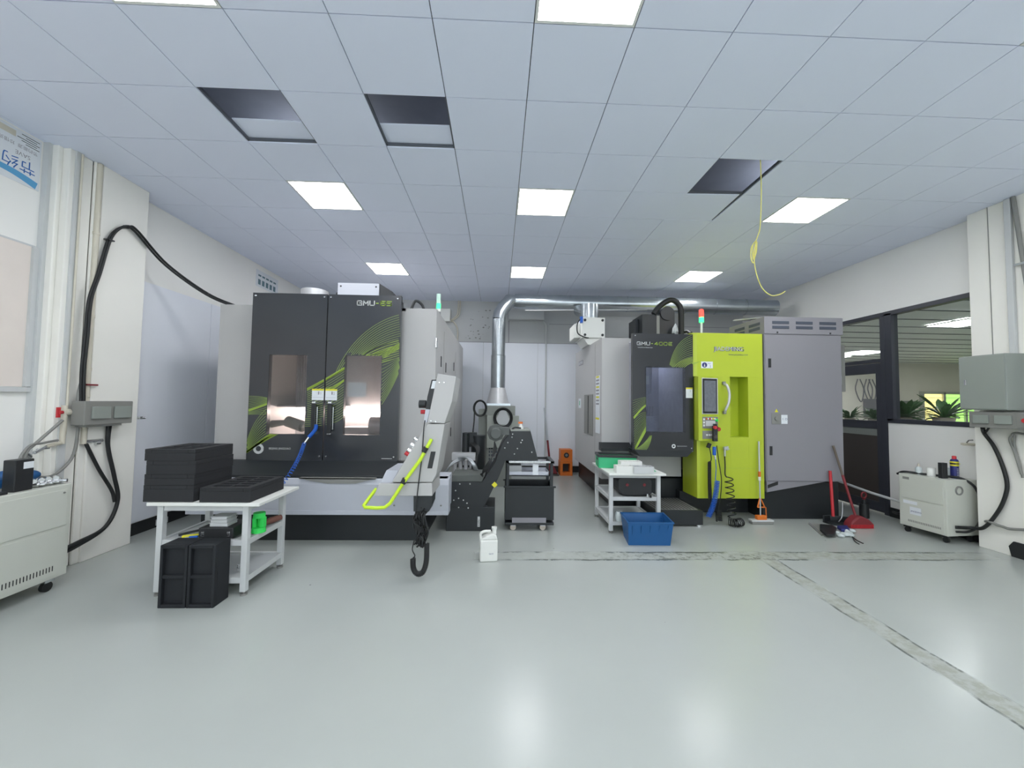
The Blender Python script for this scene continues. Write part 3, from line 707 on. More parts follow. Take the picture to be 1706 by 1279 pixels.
# hydraulic and coolant unit beside the machine
HU = thing('hydraulic_unit', 'pump unit with valves and braided hoses between left machine and conveyor', 'pump', (-.35, 5.6, 0))
b = MB().box(-.70, 5.35, .0, -.12, 6.0, .55); b.build('tank', 'olive', HU, bevel=.005)
b = MB()
for k in range(4): b.cyl((-.58+k*.075, 5.45, .55), (-.58+k*.075, 5.45, .78), .03, n=12)
b.box(-.62, 5.4, .74, -.3, 5.52, .84); b.build('valve_block', 'steel', HU, bevel=.003)
b = MB().cyl((-.28, 5.7, .55), (-.28, 5.7, 1.02), .10, n=18); b.cyl((-.28, 5.7, 1.02), (-.28, 5.7, 1.06), .105, n=18); b.box(-.48, 5.62, .9, -.30, 5.72, 1.1); b.cyl((-.45, 5.6, .8), (-.45, 5.6, 1.1), .05)
b.build('pump_motor', 'blackpaint', HU, bevel=.003)
b = MB()
for k in range(5): b.curve([PY(764+k*2, 762+k, 5.3), PY(776+k, 762, 5.2), PY(788+k, 775, 5.1), PY(796+k, 796, 5.24)], .012)
for k in range(3): b.curve([PY(764+k*2, 764+k, 5.3), PY(752, 772+k, 5.2), PY(744-k, 786, 5.2), PY(740, 800, 5.3)], .011)
b.build('braided_hoses', 'alu', HU)
b = MB()
for k in range(6): b.curve([PY(782+k*2, 738, 5.6), PY(794+k, 750, 5.5), PY(792-k, 775, 5.4), PY(772+k*4, 795, 5.3)], .012)
b.build('rubber_hoses', 'rubber', HU)

# ---------------------------------------------------------------- chip cart with its tray
def c5(x, y, Y=4.77): p = PY(x, y, Y); return (p.x, p.z)
CT = thing('chip_cart', 'black wheeled chip bin cart parked right of the conveyor', 'cart', (.4, 4.95, 0))
X0, X1 = .10, .69
b = MB().box(X0, 4.79, .13, X1, 4.80, .525); b.box(X0, 5.19, .13, X1, 5.2, .525); b.box(X0, 4.8, .13, X0+.01, 5.19, .525); b.box(X1-.01, 4.8, .13, X1, 5.19, .525); b.box(X0+.01, 4.8, .13, X1-.01, 5.19, .2)
b.box(X0-.02, 4.775, .515, X1+.02, 4.79, .535); b.box(X0-.01, 4.785, .515, X1+.01, 4.80, .53); b.box(X0-.02, 5.2, .515, X1+.02, 5.215, .535)
b.build('bin', 'blackpaint', CT, bevel=.003)
b = MB()
for x in (X0+.01, X1-.05):
    for y in (4.78, 5.17): b.box(x, y, .5, x+.035, y+.03, .83)
b.box(X0+.0, 4.78, .80, X0+.045, 5.2, .835); b.box(X1-.05, 4.78, .80, X1-.0, 5.2, .835); b.box(X0, 5.18, .80, X1, 5.2, .83)
b.build('cart_frame', 'blackpaint', CT, bevel=.004)
MB().box(X0, 4.78, .81, X1, 4.805, .835).build('push_bar', 'chrome', CT, bevel=.004)
MB().box(X0-.0, 4.78, .07, X1, 5.2, .10).build('base_plate', 'blackpaint', CT, bevel=.004)
a, c = c5(853, 874), c5(910, 863); MB().box(a[0], 4.783, a[1], c[0], 4.789, c[1]).build('label_plate', 'greyd', CT)
for x in (X0+.10, X1-.13):
    for y in (4.83, 5.14):
        w = MB().box(x-.03, y-.03, .055, x+.03, y+.03, .07).build('caster', 'steel', CT)
        MB().cyl((x, y-.014, .036), (x, y+.014, .036), .036, n=18).build('wheel', 'pot', w)
b = MB(); b.box(.14, 4.82, .655, .63, 5.15, .66); b.box(.14, 4.82, .655, .63, 4.825, .70); b.box(.14, 5.145, .655, .63, 5.15, .70); b.box(.14, 4.82, .66, .145, 5.15, .70); b.box(.625, 4.82, .66, .63, 5.15, .70)
ty = thing('metal_tray', 'shallow metal tray with a white label lying across the cart', 'tray', (.4, 5.0, .655))
b.build('tray_body', 'greyp', ty)
MB().box(.12, 4.85, .64, .68, 4.87, .655).box(.12, 5.1, .64, .68, 5.12, .655).build('cross_bar', 'blackpaint', CT)
MB().box(.43, 4.816, .66, .50, 4.8195, .79).build('label_card', 'paper', ty)
MB().box(.14, 4.9, .66, .30, 5.1, .76).build('spare_block', 'pvc', ty)

# white jerrycan
J = thing('jerrycan', 'white plastic jerrycan standing on the floor before the conveyor', 'jerrycan', (-.075, 3.93, 0), rz=.12)
b = MB().box(-.085, -.055, 0, .085, .055, .205); b.prism([(-.085, .205), (.085, .205), (.07, .25), (.03, .262), (-.05, .225)], 'Y', -.05, .05)
b.build('can_body', 'white', J, local=True, bevel=.014)
b = MB().tube(spline([(-.075, 0, .20), (-.078, 0, .255), (-.04, 0, .275), (.02, 0, .275)], 5), .013, 10); b.build('can_handle', 'white', J, local=True)
b = MB().cyl((.055, 0, .25), (.055, 0, .30), .022, n=16); b.cyl((.055, 0, .295), (.055, 0, .315), .027, n=16); b.build('screw_cap', 'white', J, local=True)
b = MB(); b.text('GUO', (.0, -.0558, .07), XR, ZU, .014); b.build('can_print', 'navy', J, local=True)

# ================================================================ SMALLER MACHINING CENTRE (right)
RM = thing('machining_center', 'machining centre with one dark door and bright lime control front on the right', 'machine', (2.9, 5.6, 0))
b = MB().box(1.71, 5.75, 0, 4.6, 8.3, .46); b.box(2.62, 5.62, 0, 3.62, 6.0, .30); b.build('base', 'blackpaint', RM, bevel=.006)
b = MB().box(3.63, 5.32, 0, 4.70, 7.0, .50); b.build('cabinet_plinth', 'blackpaint', RM, bevel=.006)
b = MB()
b.prism([(1.48, 5.60), (1.88, 5.60), (1.88, 7.52), (1.48, 7.52)], 'Z', .47, 2.49)
b.box(1.88, 6.45, .47, 3.6, 7.35, 2.49); b.box(1.88, 5.62, 2.44, 2.66, 6.45, 2.49)
b.box(1.88, 5.66, .50, 2.66, 6.45, .90)
b.box(1.478, 5.98, .55, 1.481, 5.986, 2.45, 1)
b.build('body', ['grey', 'eboxd'], RM, bevel=.004)
b = MB().box(1.47, 6.10, 1.03, 1.479, 6.70, 1.68, 0); b.box(1.466, 6.38, 1.05, 1.471, 6.42, 1.66, 1); b.build('side_opening', ['eboxd', 'black'], RM)
b = MB().box(1.474, 5.70, 1.10, 1.4795, 5.93, 1.95, 0)
for k in range(9): b.box(1.4735, 5.72, 1.92-k*.05, 1.4745, 5.90, 1.945-k*.05, 1 if k % 3 == 0 else 2)
b.box(1.4735, 5.71, 1.30, 1.4745, 5.92, 1.33, 1)
b.build('instruction_sticker', ['paper', 'yellow', 'greyd'], RM)
b = MB().box(1.474, 7.0, 1.45, 1.4795, 7.2, 1.62); b.box(1.4735, 7.07, 1.50, 1.4745, 7.13, 1.58, 1); b.build('round_sticker', ['paper', 'green'], RM)
b = MB().box(1.474, 6.85, 2.22, 1.4795, 7.2, 2.30, 0); b.text('JIADEMING', (1.4735, 7.19, 2.235), (0, -1, 0), ZU, .05, 1); b.build('side_badge', ['greyd', 'paper'], RM)
# chamber
b = MB().box(1.90, 6.40, .92, 2.64, 6.44, 2.42); b.box(1.88, 5.3, .9, 1.90, 6.42, 2.42); b.box(2.64, 5.3, .9, 2.66, 6.42, 2.42); b.box(1.9, 5.3, .9, 2.64, 6.4, .95)
for k in range(14): b.box(1.95+k*.045, 6.38, 1.0, 1.97+k*.045, 6.40, 1.5)
b.box(2.1, 5.9, .95, 2.4, 6.2, 1.35); b.cyl((2.25, 6.05, 1.7), (2.25, 6.05, 2.3), .12, .14); b.cyl((2.25, 6.05, 1.55), (2.25, 6.05, 1.7), .05, .08)
b.build('machining_chamber', mat('blue_grey_sheet', (176, 178, 186), .45, .05, var=.2, scale=12), RM)
MB().box(2.0, 6.30, 2.38, 2.5, 6.36, 2.41).build('work_light', mat('dim_work_light', (230, 236, 255), .4, emit=(236, 240, 255), estr=13), RM)
# door
EX0, EX1, EZ0, EZ1, EY = 1.79, 2.615, .93, 2.49, 5.20
WB = (1.975, 1.175, 2.50, 2.035)
def tfE(p): return (EX0+(p[0]-480)/(910-480)*(EX1-EX0), EZ1-(p[1]-328)/(1122-328)*(EZ1-EZ0))
W2 = [
 ([(735, 580), (760, 430), (820, 360), (915, 330)], [(760, 578), (800, 510), (850, 490), (915, 478)], 11, 0, .004),
 ([(760, 575), (800, 520), (850, 500), (915, 485)], [(832, 580), (845, 550), (870, 535), (915, 520)], 6, 1, .006),
 ([(480, 790), (510, 780), (550, 770), (575, 765)], [(485, 900), (500, 880), (540, 840), (575, 820)], 8, 0, .003),
 ([(488, 905), (500, 880), (540, 840), (575, 812)], [(490, 912), (505, 888), (545, 850), (575, 822)], 3, 1, .008),
 ([(490, 915), (520, 880), (550, 870), (575, 866)], [(492, 1100), (510, 1060), (545, 1010), (575, 960)], 12, 0, .0035),
 ([(495, 1112), (520, 1060), (550, 1010), (575, 965)], [(500, 1118), (530, 1075), (560, 1020), (585, 975)], 4, 1, .008),
 ([(500, 1118), (540, 1100), (580, 1060), (600, 1025)], [(575, 1120), (600, 1090), (612, 1050), (615, 1022)], 9, 0, .006),
]
a0, b0, a1, b1 = WB
b = MB(); y0, y1 = EY, EY+.06
b.box(EX0, y0, EZ0, a0, y1, EZ1); b.box(a1, y0, EZ0, EX1, y1, EZ1); b.box(a0, y0, EZ0, a1, y1, b0); b.box(a0, y0, b1, a1, y1, EZ1)
for A, B_, n, br, w in W2: fan(b, A, B_, n, tfE, (0, y0-.0015, 0), w, 1 if br else 2, [WB], (EX0, EZ0, EX1, EZ1))
lettering(b, 'GMU-400E', (1.852, y0-.0015, 2.335), .045, .04, .019, .0085, [3, 3, 3, 1, 1, 1, 1, 1])
b.text('Universal Precision Machining Center', (1.86, y0-.0015, 2.295), XR, ZU, .013, 3, stretch=.75)
b.strip([(2.345+.02*math.cos(a*PI/6), .985+.02*math.sin(a*PI/6)) for a in range(13)], .016, (0, y0-.0015, 0), XR, ZU, 3)
b.text('BEIJING JINGDIAO', (2.39, y0-.0015, .98), XR, ZU, .012, 3)
dE = b.build('door', ['doorblack2', 'wave', 'wavef', 'pvc'], RM, flat=True)
MB().box(a0-.01, y0-.006, b0-.01, a1+.01, y0-.001, b1+.01).build('window_pane', 'glassb', dE)
b = MB().box(2.03, y0+.3, 1.82, 2.13, y0+.302, 1.94)
for k in range(4): b.box(2.035+k*.022, y0+.298, 1.83, 2.05+k*.022, y0+.3, 1.93)
b.build('inside_label', 'pvc', RM)
for x, z in ((EX0+.035, EZ1-.03), (EX1-.03, EZ0+.03)): bolt(dE, (x, y0, z), .010)
b = MB().box(2.515, y0-.002, 1.63, 2.605, y0-.0005, 1.77, 0); b.box(2.515, y0-.003, 1.75, 2.605, y0-.002, 1.77, 1); b.text('2', (2.565, y0-.003, 1.71), XR, ZU, .025, 2)
b.build('notice_sticker', ['paper', 'yellow', 'greyd'], dE)
b = MB().prism([(EX0+.03, .93), (EX0+.10, .845), (2.53, .845), (2.615, .93)], 'Y', EY, 5.62); b.build('door_lip', 'blackpaint', RM, bevel=.004)
b = MB().prism([(5.60, .99), (5.45, .92), (5.45, .88), (5.60, .88)], 'X', 1.44, 1.90); b.build('side_sill', 'blackpaint', RM, bevel=.003)
# chip tray in front
b = MB().box(2.0, 4.97, .02, 2.615, 5.66, .20); b.box(2.03, 5.01, .199, 2.575, 5.6, .203, 1)
for k in range(12): b.box(2.05+k*.043, 5.03, .202, 2.063+k*.043, 5.58, .207, 0)
b.build('front_tray', ['blackpaint', 'eboxd'], RM, bevel=.004)
MB().cyl((2.58, 5.02, 0), (2.58, 5.02, .03), .04, n=16).build('leveling_foot', 'chrome', RM)
# lime front
LY = 5.2
def l5(x, y, Y=LY): p = PY(x, y, Y); return (p.x, p.z)
ra, rb_ = l5(1217, 728), l5(1246, 628)
b = MB()
b.prism([(2.60, 5.42), (2.60, 5.27), (2.615, 5.215), (2.67, 5.20), (3.575, 5.20), (3.575, 5.42)], 'Z', 1.925, 2.515)
Lz0 = .30
b.prism([(2.665, 5.62), (2.665, 5.21), (2.70, 5.20), (ra[0], 5.20), (ra[0], 5.62)], 'Z', Lz0, 1.925)
b.box(rb_[0], 5.20, Lz0, 3.575, 5.62, 1.925); b.box(ra[0], 5.20, Lz0, rb_[0], 5.62, ra[1])
b.box(ra[0], 5.42, ra[1], rb_[0], 5.62, 1.925)
b.box(2.67, 5.42, 1.925, 3.575, 6.4, 2.515)
b.box(2.99, 5.198, .70, 3.50, 5.2, .703, 1)
lc = b.build('control_cabinet', ['lime', 'wave'], RM, bevel=.004)
# logo
b = MB(); p = l5(1191, 585); 
b.text('JIADEMING', (2.905, LY-.012, 2.275), XR, ZU, .055, 1, stretch=1.02)
b.text('JIADEMING', (2.90, LY-.003, 2.272), XR, ZU, .060, 0, stretch=1.02)
b.text('WWW.JIADEMING.COM', (3.10, LY-.003, 2.215), XR, ZU, .018, 0, stretch=1.0)
b.build('brand_lettering', ['navy', 'chrome'], lc)
b = MB().box(2.725, LY-.003, 2.035, 2.885, LY-.0015, 2.125, 0)
b.cyl((2.772, LY-.0035, 2.078), (2.772, LY-.003, 2.078), .035, n=20, mi=1); b.prism([(2.76, 2.055), (2.784, 2.055), (2.772, 2.10)], 'Y', LY-.0045, LY-.0038, 2)
b.text('PASS', (2.815, LY-.0038, 2.09), XR, ZU, .014, 1); b.text('2', (2.84, LY-.0038, 2.048), XR, ZU, .028, 1)
b.build('inspection_sticker', ['paper', 'navy', 'pvc'], lc)
b = MB().prism([(2.60, 2.10), (2.70, 2.125), (2.715, 2.135), (2.70, 2.115), (2.61, 2.085)], 'Y', LY-.004, LY-.002); b.build('pull_tab', 'wave', lc)
# control head, turned slightly towards the left
hd = MB().prism([(2.635, 5.22), (2.62, 5.08), (2.66, 5.055), (2.915, 5.115), (2.93, 5.22)], 'Z', 1.07, 1.915)
hd = hd.build('control_head', 'lime', RM, bevel=.006)
# the front face of the head runs from (2.66,5.055) to (2.915,5.115)
ha = Vector((2.655, 5.054, 0)); hb = Vector((2.915, 5.115, 0)); hr = (hb-ha).normalized(); hn = Vector((hr.y, -hr.x, 0)); HL = (hb-ha).length
def hbox(u0, u1, z0, z1, d0, d1, m, name, par=hd, bevel=0, mb=None):
    mb = mb or MB(); c = ha+hr*((u0+u1)/2)+hn*((d0+d1)/2)+Vector((0, 0, (z0+z1)/2))
    mb.obox(c, hr*((u1-u0)/2), hn*((d1-d0)/2), (0, 0, (z1-z0)/2))
    return mb.build(name, m, par, bevel=bevel) if name else mb
hbox(.0, .25, 1.42, 1.895, 0, .006, 'pvc', 'screen_surround', bevel=.003)
hbox(.008, .232, 1.43, 1.885, .006, .014, 'black', 'screen_bezel', bevel=.003)
hbox(.028, .212, 1.455, 1.86, .014, .016, 'screen', 'display')
hbox(.005, .245, 1.235, 1.385, 0, .008, 'eboxd', 'key_panel', bevel=.002)
hbox(.005, .23, 1.10, 1.205, 0, .008, 'eboxd', 'switch_panel', bevel=.002)
hbox(.05, .20, 1.265, 1.335, .008, .013, 'pvc', 'keyboard')
cm = ['orange', 'white', 'red', 'white', 'yellow', 'white']
for k in range(6): hbox(.055+k*.026, .072+k*.026, 1.35, 1.372, .008, .015, cm[k], 'key')
for k in range(4): hbox(.055+k*.038, .075+k*.038, 1.14, 1.16, .008, .018, 'white', 'selector_switch')
for k in range(3): hbox(.012, .035, 1.26+k*.04, 1.285+k*.04, .008, .013, 'white', 'side_key')
c = ha+hr*.215+Vector((0, 0, 1.34)); MB().cyl(c, c+hn*.03, .017, n=14).build('start_button', 'greenn', hd)
c = ha+hr*.235+Vector((0, 0, 1.225)); MB().cyl(c, c+hn*.04, .026, n=16).build('stop_button', 'red', hd)
# handle
b = MB().curve([PY(1206, 640, 5.18), PY(1211, 642, 5.13), PY(1215, 655, 5.12), PY(1214, 670, 5.12), PY(1209, 682, 5.14), PY(1208, 686, 5.18)], .017, 10)
b.build('door_handle', 'steel', lc)
for x, y in ((1206, 638), (1207, 687)): p = PY(x, y, 5.185); MB().obox(p, (.02, 0, 0), (0, .015, 0), (0, 0, .02)).build('handle_end', 'eboxd', lc, bevel=.003)
# small fittings hanging on the lime front
def hose_set(name, label, cat, parts):
    t = thing(name, label, cat, parts[0][1])
    for nm, _, mb, m in parts: mb.build(nm, m, t)
    return t
P_ = PY(1191, 722, 5.02)
t = thing('hand_wheel_remote', 'dark handheld remote hanging below the screen of the lime front', 'remote control', tuple(P_))
b = MB().obox(P_, (.028, 0, 0), (0, .022, 0), (0, 0, .10)); b.box(P_.x-.018, P_.y-.03, P_.z+.1, P_.x+.018, P_.y+.02, P_.z+.125); b.build('remote_body', 'black', t, bevel=.006)
MB().cyl((P_.x-.02, P_.y-.03, P_.z+.08), (P_.x-.02, P_.y-.055, P_.z+.08), .022, n=14).build('stop_knob', 'red', t)
MB().cyl((P_.x-.0, P_.y-.02, P_.z-.04), (P_.x-.0, P_.y-.03, P_.z-.04), .022, n=14).build('dial', 'brown', t)
b = MB().curve([PY(1194, 742, 5.05), PY(1197, 765, 5.06), PY(1202, 800, 5.07), PY(1200, 830, 5.08), PY(1197, 850, 5.08)], .006)
pth = [PY(1197, 850, 5.08), PY(1198, 868, 5.03)]
b.tube(helix(pth, .035, 9, 10), .006, 5); b.build('coiled_cable', 'rubber', t)
P_ = PY(1181, 742, 5.12)
t = thing('plug_cable', 'black plug with tight coiled cable hanging below the screen', 'cable', tuple(P_))
MB().obox(P_, (.02, 0, -.008), (0, .018, 0), (.012, 0, .03)).build('plug', 'black', t, bevel=.004)
b = MB().curve([P_, PY(1184, 755, 5.12), PY(1185, 765, 5.12), PY(1183, 769, 5.12)], .006)
b.tube(helix([PY(1182, 769, 5.12), PY(1182, 800, 5.12), PY(1183, 832, 5.12)], .019, 42, 8), .0055, 5); b.tube([PY(1182, 769, 5.12), PY(1183, 832, 5.12)], .014, 6)
b.build('coiled_cable', 'rubber', t)
P_ = PY(1190, 751, 5.03)
t = thing('air_gun', 'blue air blow gun with blue coiled hose on the lime front', 'air gun', tuple(P_))
b = MB().obox(P_, (.018, 0, 0), (0, .018, 0), (0, 0, .055)); b.build('gun_body', 'bluec', t, bevel=.006)
MB().cyl(PY(1191, 758, 5.03), PY(1192, 765, 5.03), .012).build('hose_coupling', 'chrome', t)
b = MB().curve([PY(1192, 765, 5.03), PY(1193, 780, 5.05), PY(1192, 798, 5.08), PY(1194, 801, 5.08)], .005)
pth = [PY(1195, 801, 5.08), PY(1192, 825, 5.06), PY(1187, 845, 5.04), PY(1180, 861, 5.04)]
b.tube(helix(pth, .030, 24, 10), .0055, 5); b.build('coiled_hose', 'bluec', t)
P_ = PY(1209, 746, 5.15)
t = thing('wash_gun', 'metal wash gun with wide black coiled hose reaching the floor', 'wash gun', tuple(P_))
b = MB().obox(P_, (.03, 0, .006), (0, .02, 0), (0, 0, .02)); b.obox(P_+Vector((-.015, 0, -.06)), (.010, 0, 0), (0, .014, 0), (0, 0, .05)); b.obox(P_+Vector((.03, 0, -.02)), (.02, 0, .008), (0, .008, 0), (-.002, 0, .006)); b.build('gun_body', 'alu', t, bevel=.004)
b = MB().curve([P_+Vector((-.015, 0, -.1)), PY(1208, 775, 5.15), PY(1208, 790, 5.14), PY(1211, 795, 5.13)], .008)
b.tube(helix([PY(1214, 795, 5.10), PY(1217, 830, 5.08), PY(1220, 862, 5.03)], .048, 7, 16), .007, 6)
b.tube(helix([(2.96, 5.0, .06), (3.03, 4.95, .055), (3.12, 4.98, .06)], .048, 9, 12), .0055, 6)
b.build('coiled_hose', 'rubber', t)

# grey electric cabinet of the machine
b = MB().box(3.60, 5.20, .53, 4.68, 6.3, 2.52); eb = b.build('electric_cabinet', 'greyd', RM, bevel=.006)
b = MB().box(3.605, 5.188, .54, 4.665, 5.198, 2.505); ed = b.build('cabinet_door', 'greyd', eb, bevel=.003)
for z0, z1 in ((2.06, 2.18), (.88, 1.0)):
    MB().box(3.645, 5.178, z0, 3.68, 5.188, z1).box(3.655, 5.174, z0+.01, 3.67, 5.178, z0+.04).build('door_latch', 'black', ed, bevel=.002)
p = PY(1293, 697, 5.19)
b = MB().box(p.x-.065, 5.180, p.z-.075, p.x+.06, 5.188, p.z+.07); b.cyl((p.x, 5.165, p.z), (p.x, 5.18, p.z), .03, n=12); b.build('main_switch', 'eboxd', ed, bevel=.003)
b = MB().box(p.x+.07, 5.1865, p.z-.07, p.x+.155, 5.1878, p.z+.05, 0); b.text('I  O', (p.x+.085, 5.186, p.z-.02), XR, ZU, .03, 1); b.build('switch_label', ['paper', 'navy'], ed)
b = MB().prism([(p.x-.02, p.z+.085), (p.x+.03, p.z+.085), (p.x+.005, p.z+.13)], 'Y', 5.1865, 5.188); b.build('warning_triangle', 'yellow', ed)
b = MB().prism([(3.61, .53), (4.42, .53), (3.61, .385)], 'Y', 5.20, 5.24); b.build('skirt_plate', 'greyd', RM, bevel=.002)
a, c = l5(1279, 812), l5(1296, 806)
b = MB().prism([(a[0], a[1]-.01), (c[0], c[1]-.01), (c[0], c[1]+.035), (a[0], a[1]+.035)], 'Y', 5.197, 5.2); b.build('skirt_slot', 'black', RM)
b = MB(); z0, z1 = 2.52, 2.755
b.box(3.60, 5.19, z0, 4.70, 6.0, z1)
for k in range(3):
    for j in range(2):
        xx = 3.71+k*.33; b.box(xx, 5.186, z0+.07+j*.065, xx+.235, 5.191, z0+.11+j*.065, 1)
for k in range(2):
    for j in range(2): b.box(3.596, 5.28+k*.34, z0+.07+j*.065, 3.601, 5.52+k*.34, z0+.11+j*.065, 1)
vb_ = b.build('vent_housing', ['greyd', 'void'], RM, bevel=.003)
for x in (3.78, 4.52): bolt(vb_, (x, 5.188, z0+.02), .012, m='black')
MB().prism([(5.25, 2.76), (5.9, 2.86), (5.95, 2.85), (5.3, 2.757)], 'X', 3.62, 3.9).build('clear_film', 'pvc', RM)
b = MB().box(4.68, 5.30, 1.75, 4.82, 5.5, 2.40); b.box(4.68, 5.32, 1.66, 4.76, 5.48, 1.75); b.build('side_box', 'eboxd', RM, bevel=.004)
b = MB().box(4.68, 5.28, 1.85, 4.75, 5.299, 1.97); b.build('side_label', 'paper', RM)
b = MB().box(4.68, 5.27, 2.22, 4.735, 5.30, 2.36); b.tube(spline([(4.70, 5.28, 2.36), (4.70, 5.28, 2.46), (4.74, 5.28, 2.46), (4.75, 5.3, 2.40)], 5), .008, 6); b.build('side_filter', 'pvc', RM)
# signal lamp
sl = MB().cyl((2.84, 5.4, 2.515), (2.84, 5.4, 2.70), .014, n=10).cyl((2.84, 5.4, 2.515), (2.84, 5.4, 2.54), .035, n=14).build('signal_light', 'white', RM)
MB().cyl((2.84, 5.4, 2.70), (2.84, 5.4, 2.77), .032, n=14).build('green_lens', 'glowg', sl)
MB().cyl((2.84, 5.4, 2.77), (2.84, 5.4, 2.87), .032, n=14).cyl((2.84, 5.4, 2.87), (2.84, 5.4, 2.885), .032, .015, n=14).build('red_lens', 'glowr', sl)
# roof parts
def r6(x, y, Y=6.0): p = PY(x, y, Y); return (p.x, p.z)
a, c = r6(1068, 556), r6(1098, 525)
b = MB().box(a[0], 5.95, 2.49, c[0], 6.4, c[1]); b.box(a[0]-.06, 6.1, 2.49, a[0], 6.4, c[1]-.05)
b.box(a[0]+.22, 5.94, 2.5, a[0]+.27, 5.95, c[1]-.02, 1)
b.build('roof_drive', ['blackpaint', 'eboxd'], RM, bevel=.006)
a, c = r6(1099, 540), r6(1124, 516)
MB().box(a[0], 6.0, 2.49, c[0], 6.35, c[1]-.07).cyl(((a[0]+c[0])/2, 5.98, c[1]-.06), ((a[0]+c[0])/2, 6.35, c[1]-.06), .11, n=20).build('roof_column', 'blackpaint', RM, bevel=.006)
b = MB().curve([PY(1089, 523, 5.95), PY(1096, 513, 5.95), PY(1107, 504, 5.95), PY(1118, 500, 5.95), PY(1128, 504, 5.95), PY(1134, 515, 5.95), PY(1135, 535, 5.95), PY(1135, 557, 5.95)], .042, 10)
b.build('cable_conduit', 'rubber', RM)
b = MB()
for k in range(4): b.curve([PY(1120+k*2, 555, 5.9), PY(1122+k, 545-k*2, 5.9), PY(1127+k, 552, 5.9)], .007)
b.build('roof_wires', 'alu', RM)
b = MB().curve([PY(1140, 553, 5.6), PY(1145, 552, 5.6), PY(1150, 556, 5.5), PY(1153, 554, 5.5)], .02); b.build('roof_hose', 'black', RM)
# oil mist filter (white box) with its own duct stub
YW = 6.3; a, c = PY(970, 563, YW), PY(1008, 529, YW)
FB = thing('mist_filter', 'white cube filter box with steel pipe on top of the right machine', 'filter', ((a.x+c.x)/2, YW+.3, 2.49))
b = MB().box(a.x, YW, 2.60, c.x, YW+.6, c.z); b.box(a.x-.10, YW+.15, 2.62, a.x, YW+.6, c.z-.08); b.prism([(a.x+.02, 2.60), (c.x-.02, 2.60), (c.x-.1, 2.49), (a.x+.1, 2.49)], 'Y', YW+.03, YW+.57)
fb = b.build('filter_housing', 'white', FB, bevel=.008)
for x in (a.x+.045, c.x-.04):
    for z in (2.65, c.z-.045): MB().cyl((x, YW, z), (x, YW-.015, z), .022, .018, 12).build('rubber_knob', 'black', fb)
m_ = (a.x+c.x)/2-.01
MB().tube([(m_, YW+.25, c.z), (m_, YW+.25, 3.20)], .145, 28).tube([(m_, YW+.30, 3.05), (m_, YW+1.1, 3.30)], .11, 20).build('outlet_pipe', 'duct', FB)
b = MB().curve([(a.x-.02, YW-.01, c.z-.02), (a.x-.09, YW-.05, c.z-.12), (a.x-.08, YW-.05, 2.66), (a.x+.05, YW-.03, 2.60), (a.x+.1, YW, 2.60)], .010); b.build('filter_cable', 'rubber', FB)
MB().obox((a.x-.02, YW-.02, c.z-.05), (.02, 0, 0), (0, .03, 0), (0, 0, .05)).build('blue_fitting', 'bluec', FB)

# ================================================================ LEFT WORK TABLE
def work_table(label, loc, rz, w, d, h, shelves, top_over, feet=True, mats=('alu', 'white')):
    t = thing('work_table', label, 'table', loc, rz)
    L = .045
    o = top_over
    MB().box(-w/2-o[0], -d/2-o[1], h-.025, w/2+o[2], d/2+o[3], h).build('tabletop', 'white', t, local=True, bevel=.003)
    for sx in (-1, 1):
        for sy in (-1, 1):
            x, y = sx*(w/2-L/2), sy*(d/2-L/2)
            lg = MB().box(x-L/2, y-L/2, .03, x+L/2, y+L/2, h-.025).build('leg', 'pvc', t, local=True, bevel=.003)
            b = MB().cyl((x, y, 0), (x, y, .014), .026, n=16).cyl((x, y, .014), (x, y, .03), .008, n=8).build('leveling_foot', 'eboxd', lg, local=True)
    b = MB()
    for sy in (-1, 1): b.box(-w/2+L, sy*(d/2-L/2)-.015, h-.07, w/2-L, sy*(d/2-L/2)+.015, h-.025)
    for sx in (-1, 1): b.box(sx*(w/2-L/2)-.015, -d/2+L, h-.07, sx*(w/2-L/2)+.015, d/2-L, h-.025)
    b.build('top_rail', 'pvc', t, local=True, bevel=.002)
    for z in shelves:
        b = MB().box(-w/2+L, -d/2+.005, z-.035, w/2-L, -d/2+.035, z+.01); b.box(-w/2+L, d/2-.035, z-.035, w/2-L, d/2-.005, z+.01)
        b.box(-w/2+.005, -d/2+L, z-.035, -w/2+.035, d/2-L, z+.01); b.box(w/2-.035, -d/2+L, z-.035, w/2-.005, d/2-L, z+.01)
        b.box(-w/2+.035, -d/2+.035, z-.008, w/2-.035, d/2-.035, z)
        b.build('shelf', 'pvc', t, local=True, bevel=.002)
    return t
H1 = .725
work_table('white framed work table on the left carrying black foam trays', (-2.31, 3.50, 0), .0, .70, .56, H1, (.42, .13), (.06, .03, .10, .03))
# foam trays on the table: (x0,x1,y0,y1,z0,z1)
def foam_tray(x0, x1, y0, y1, z0, z1, label, slots, group=None, notch=False):
    t = thing('foam_tray', label, 'tray', ((x0+x1)/2, (y0+y1)/2, z0), group=group)
    b = MB(); w, d = x1-x0, y1-y0; zt = z1-.03
    b.box(x0, y0, z0, x1, y1, zt)
    xs = [x0, x0+w*.14, x0+w*.86, x1]; nr = slots; 
    b.box(x0, y0, zt, xs[1], y1, z1); b.box(xs[2], y0, zt, x1, y1, z1)
    step = (d*.84)/nr
    for k in range(nr+1):
        yy = y0+d*.08+k*step; b.box(xs[1], y0 if k == 0 else yy-.012, zt, xs[2], y1 if k == nr else yy+.012, z1)
    b.box(x0+w*.48, y0+.02, zt, x0+w*.52, y1-.02, z1-.002)
    b.build('tray_body', 'foam', t, bevel=.003); return t
Z0 = H1
hs = [(.0, .13), (.13, .215), (.215, .32), (.32, .412)]
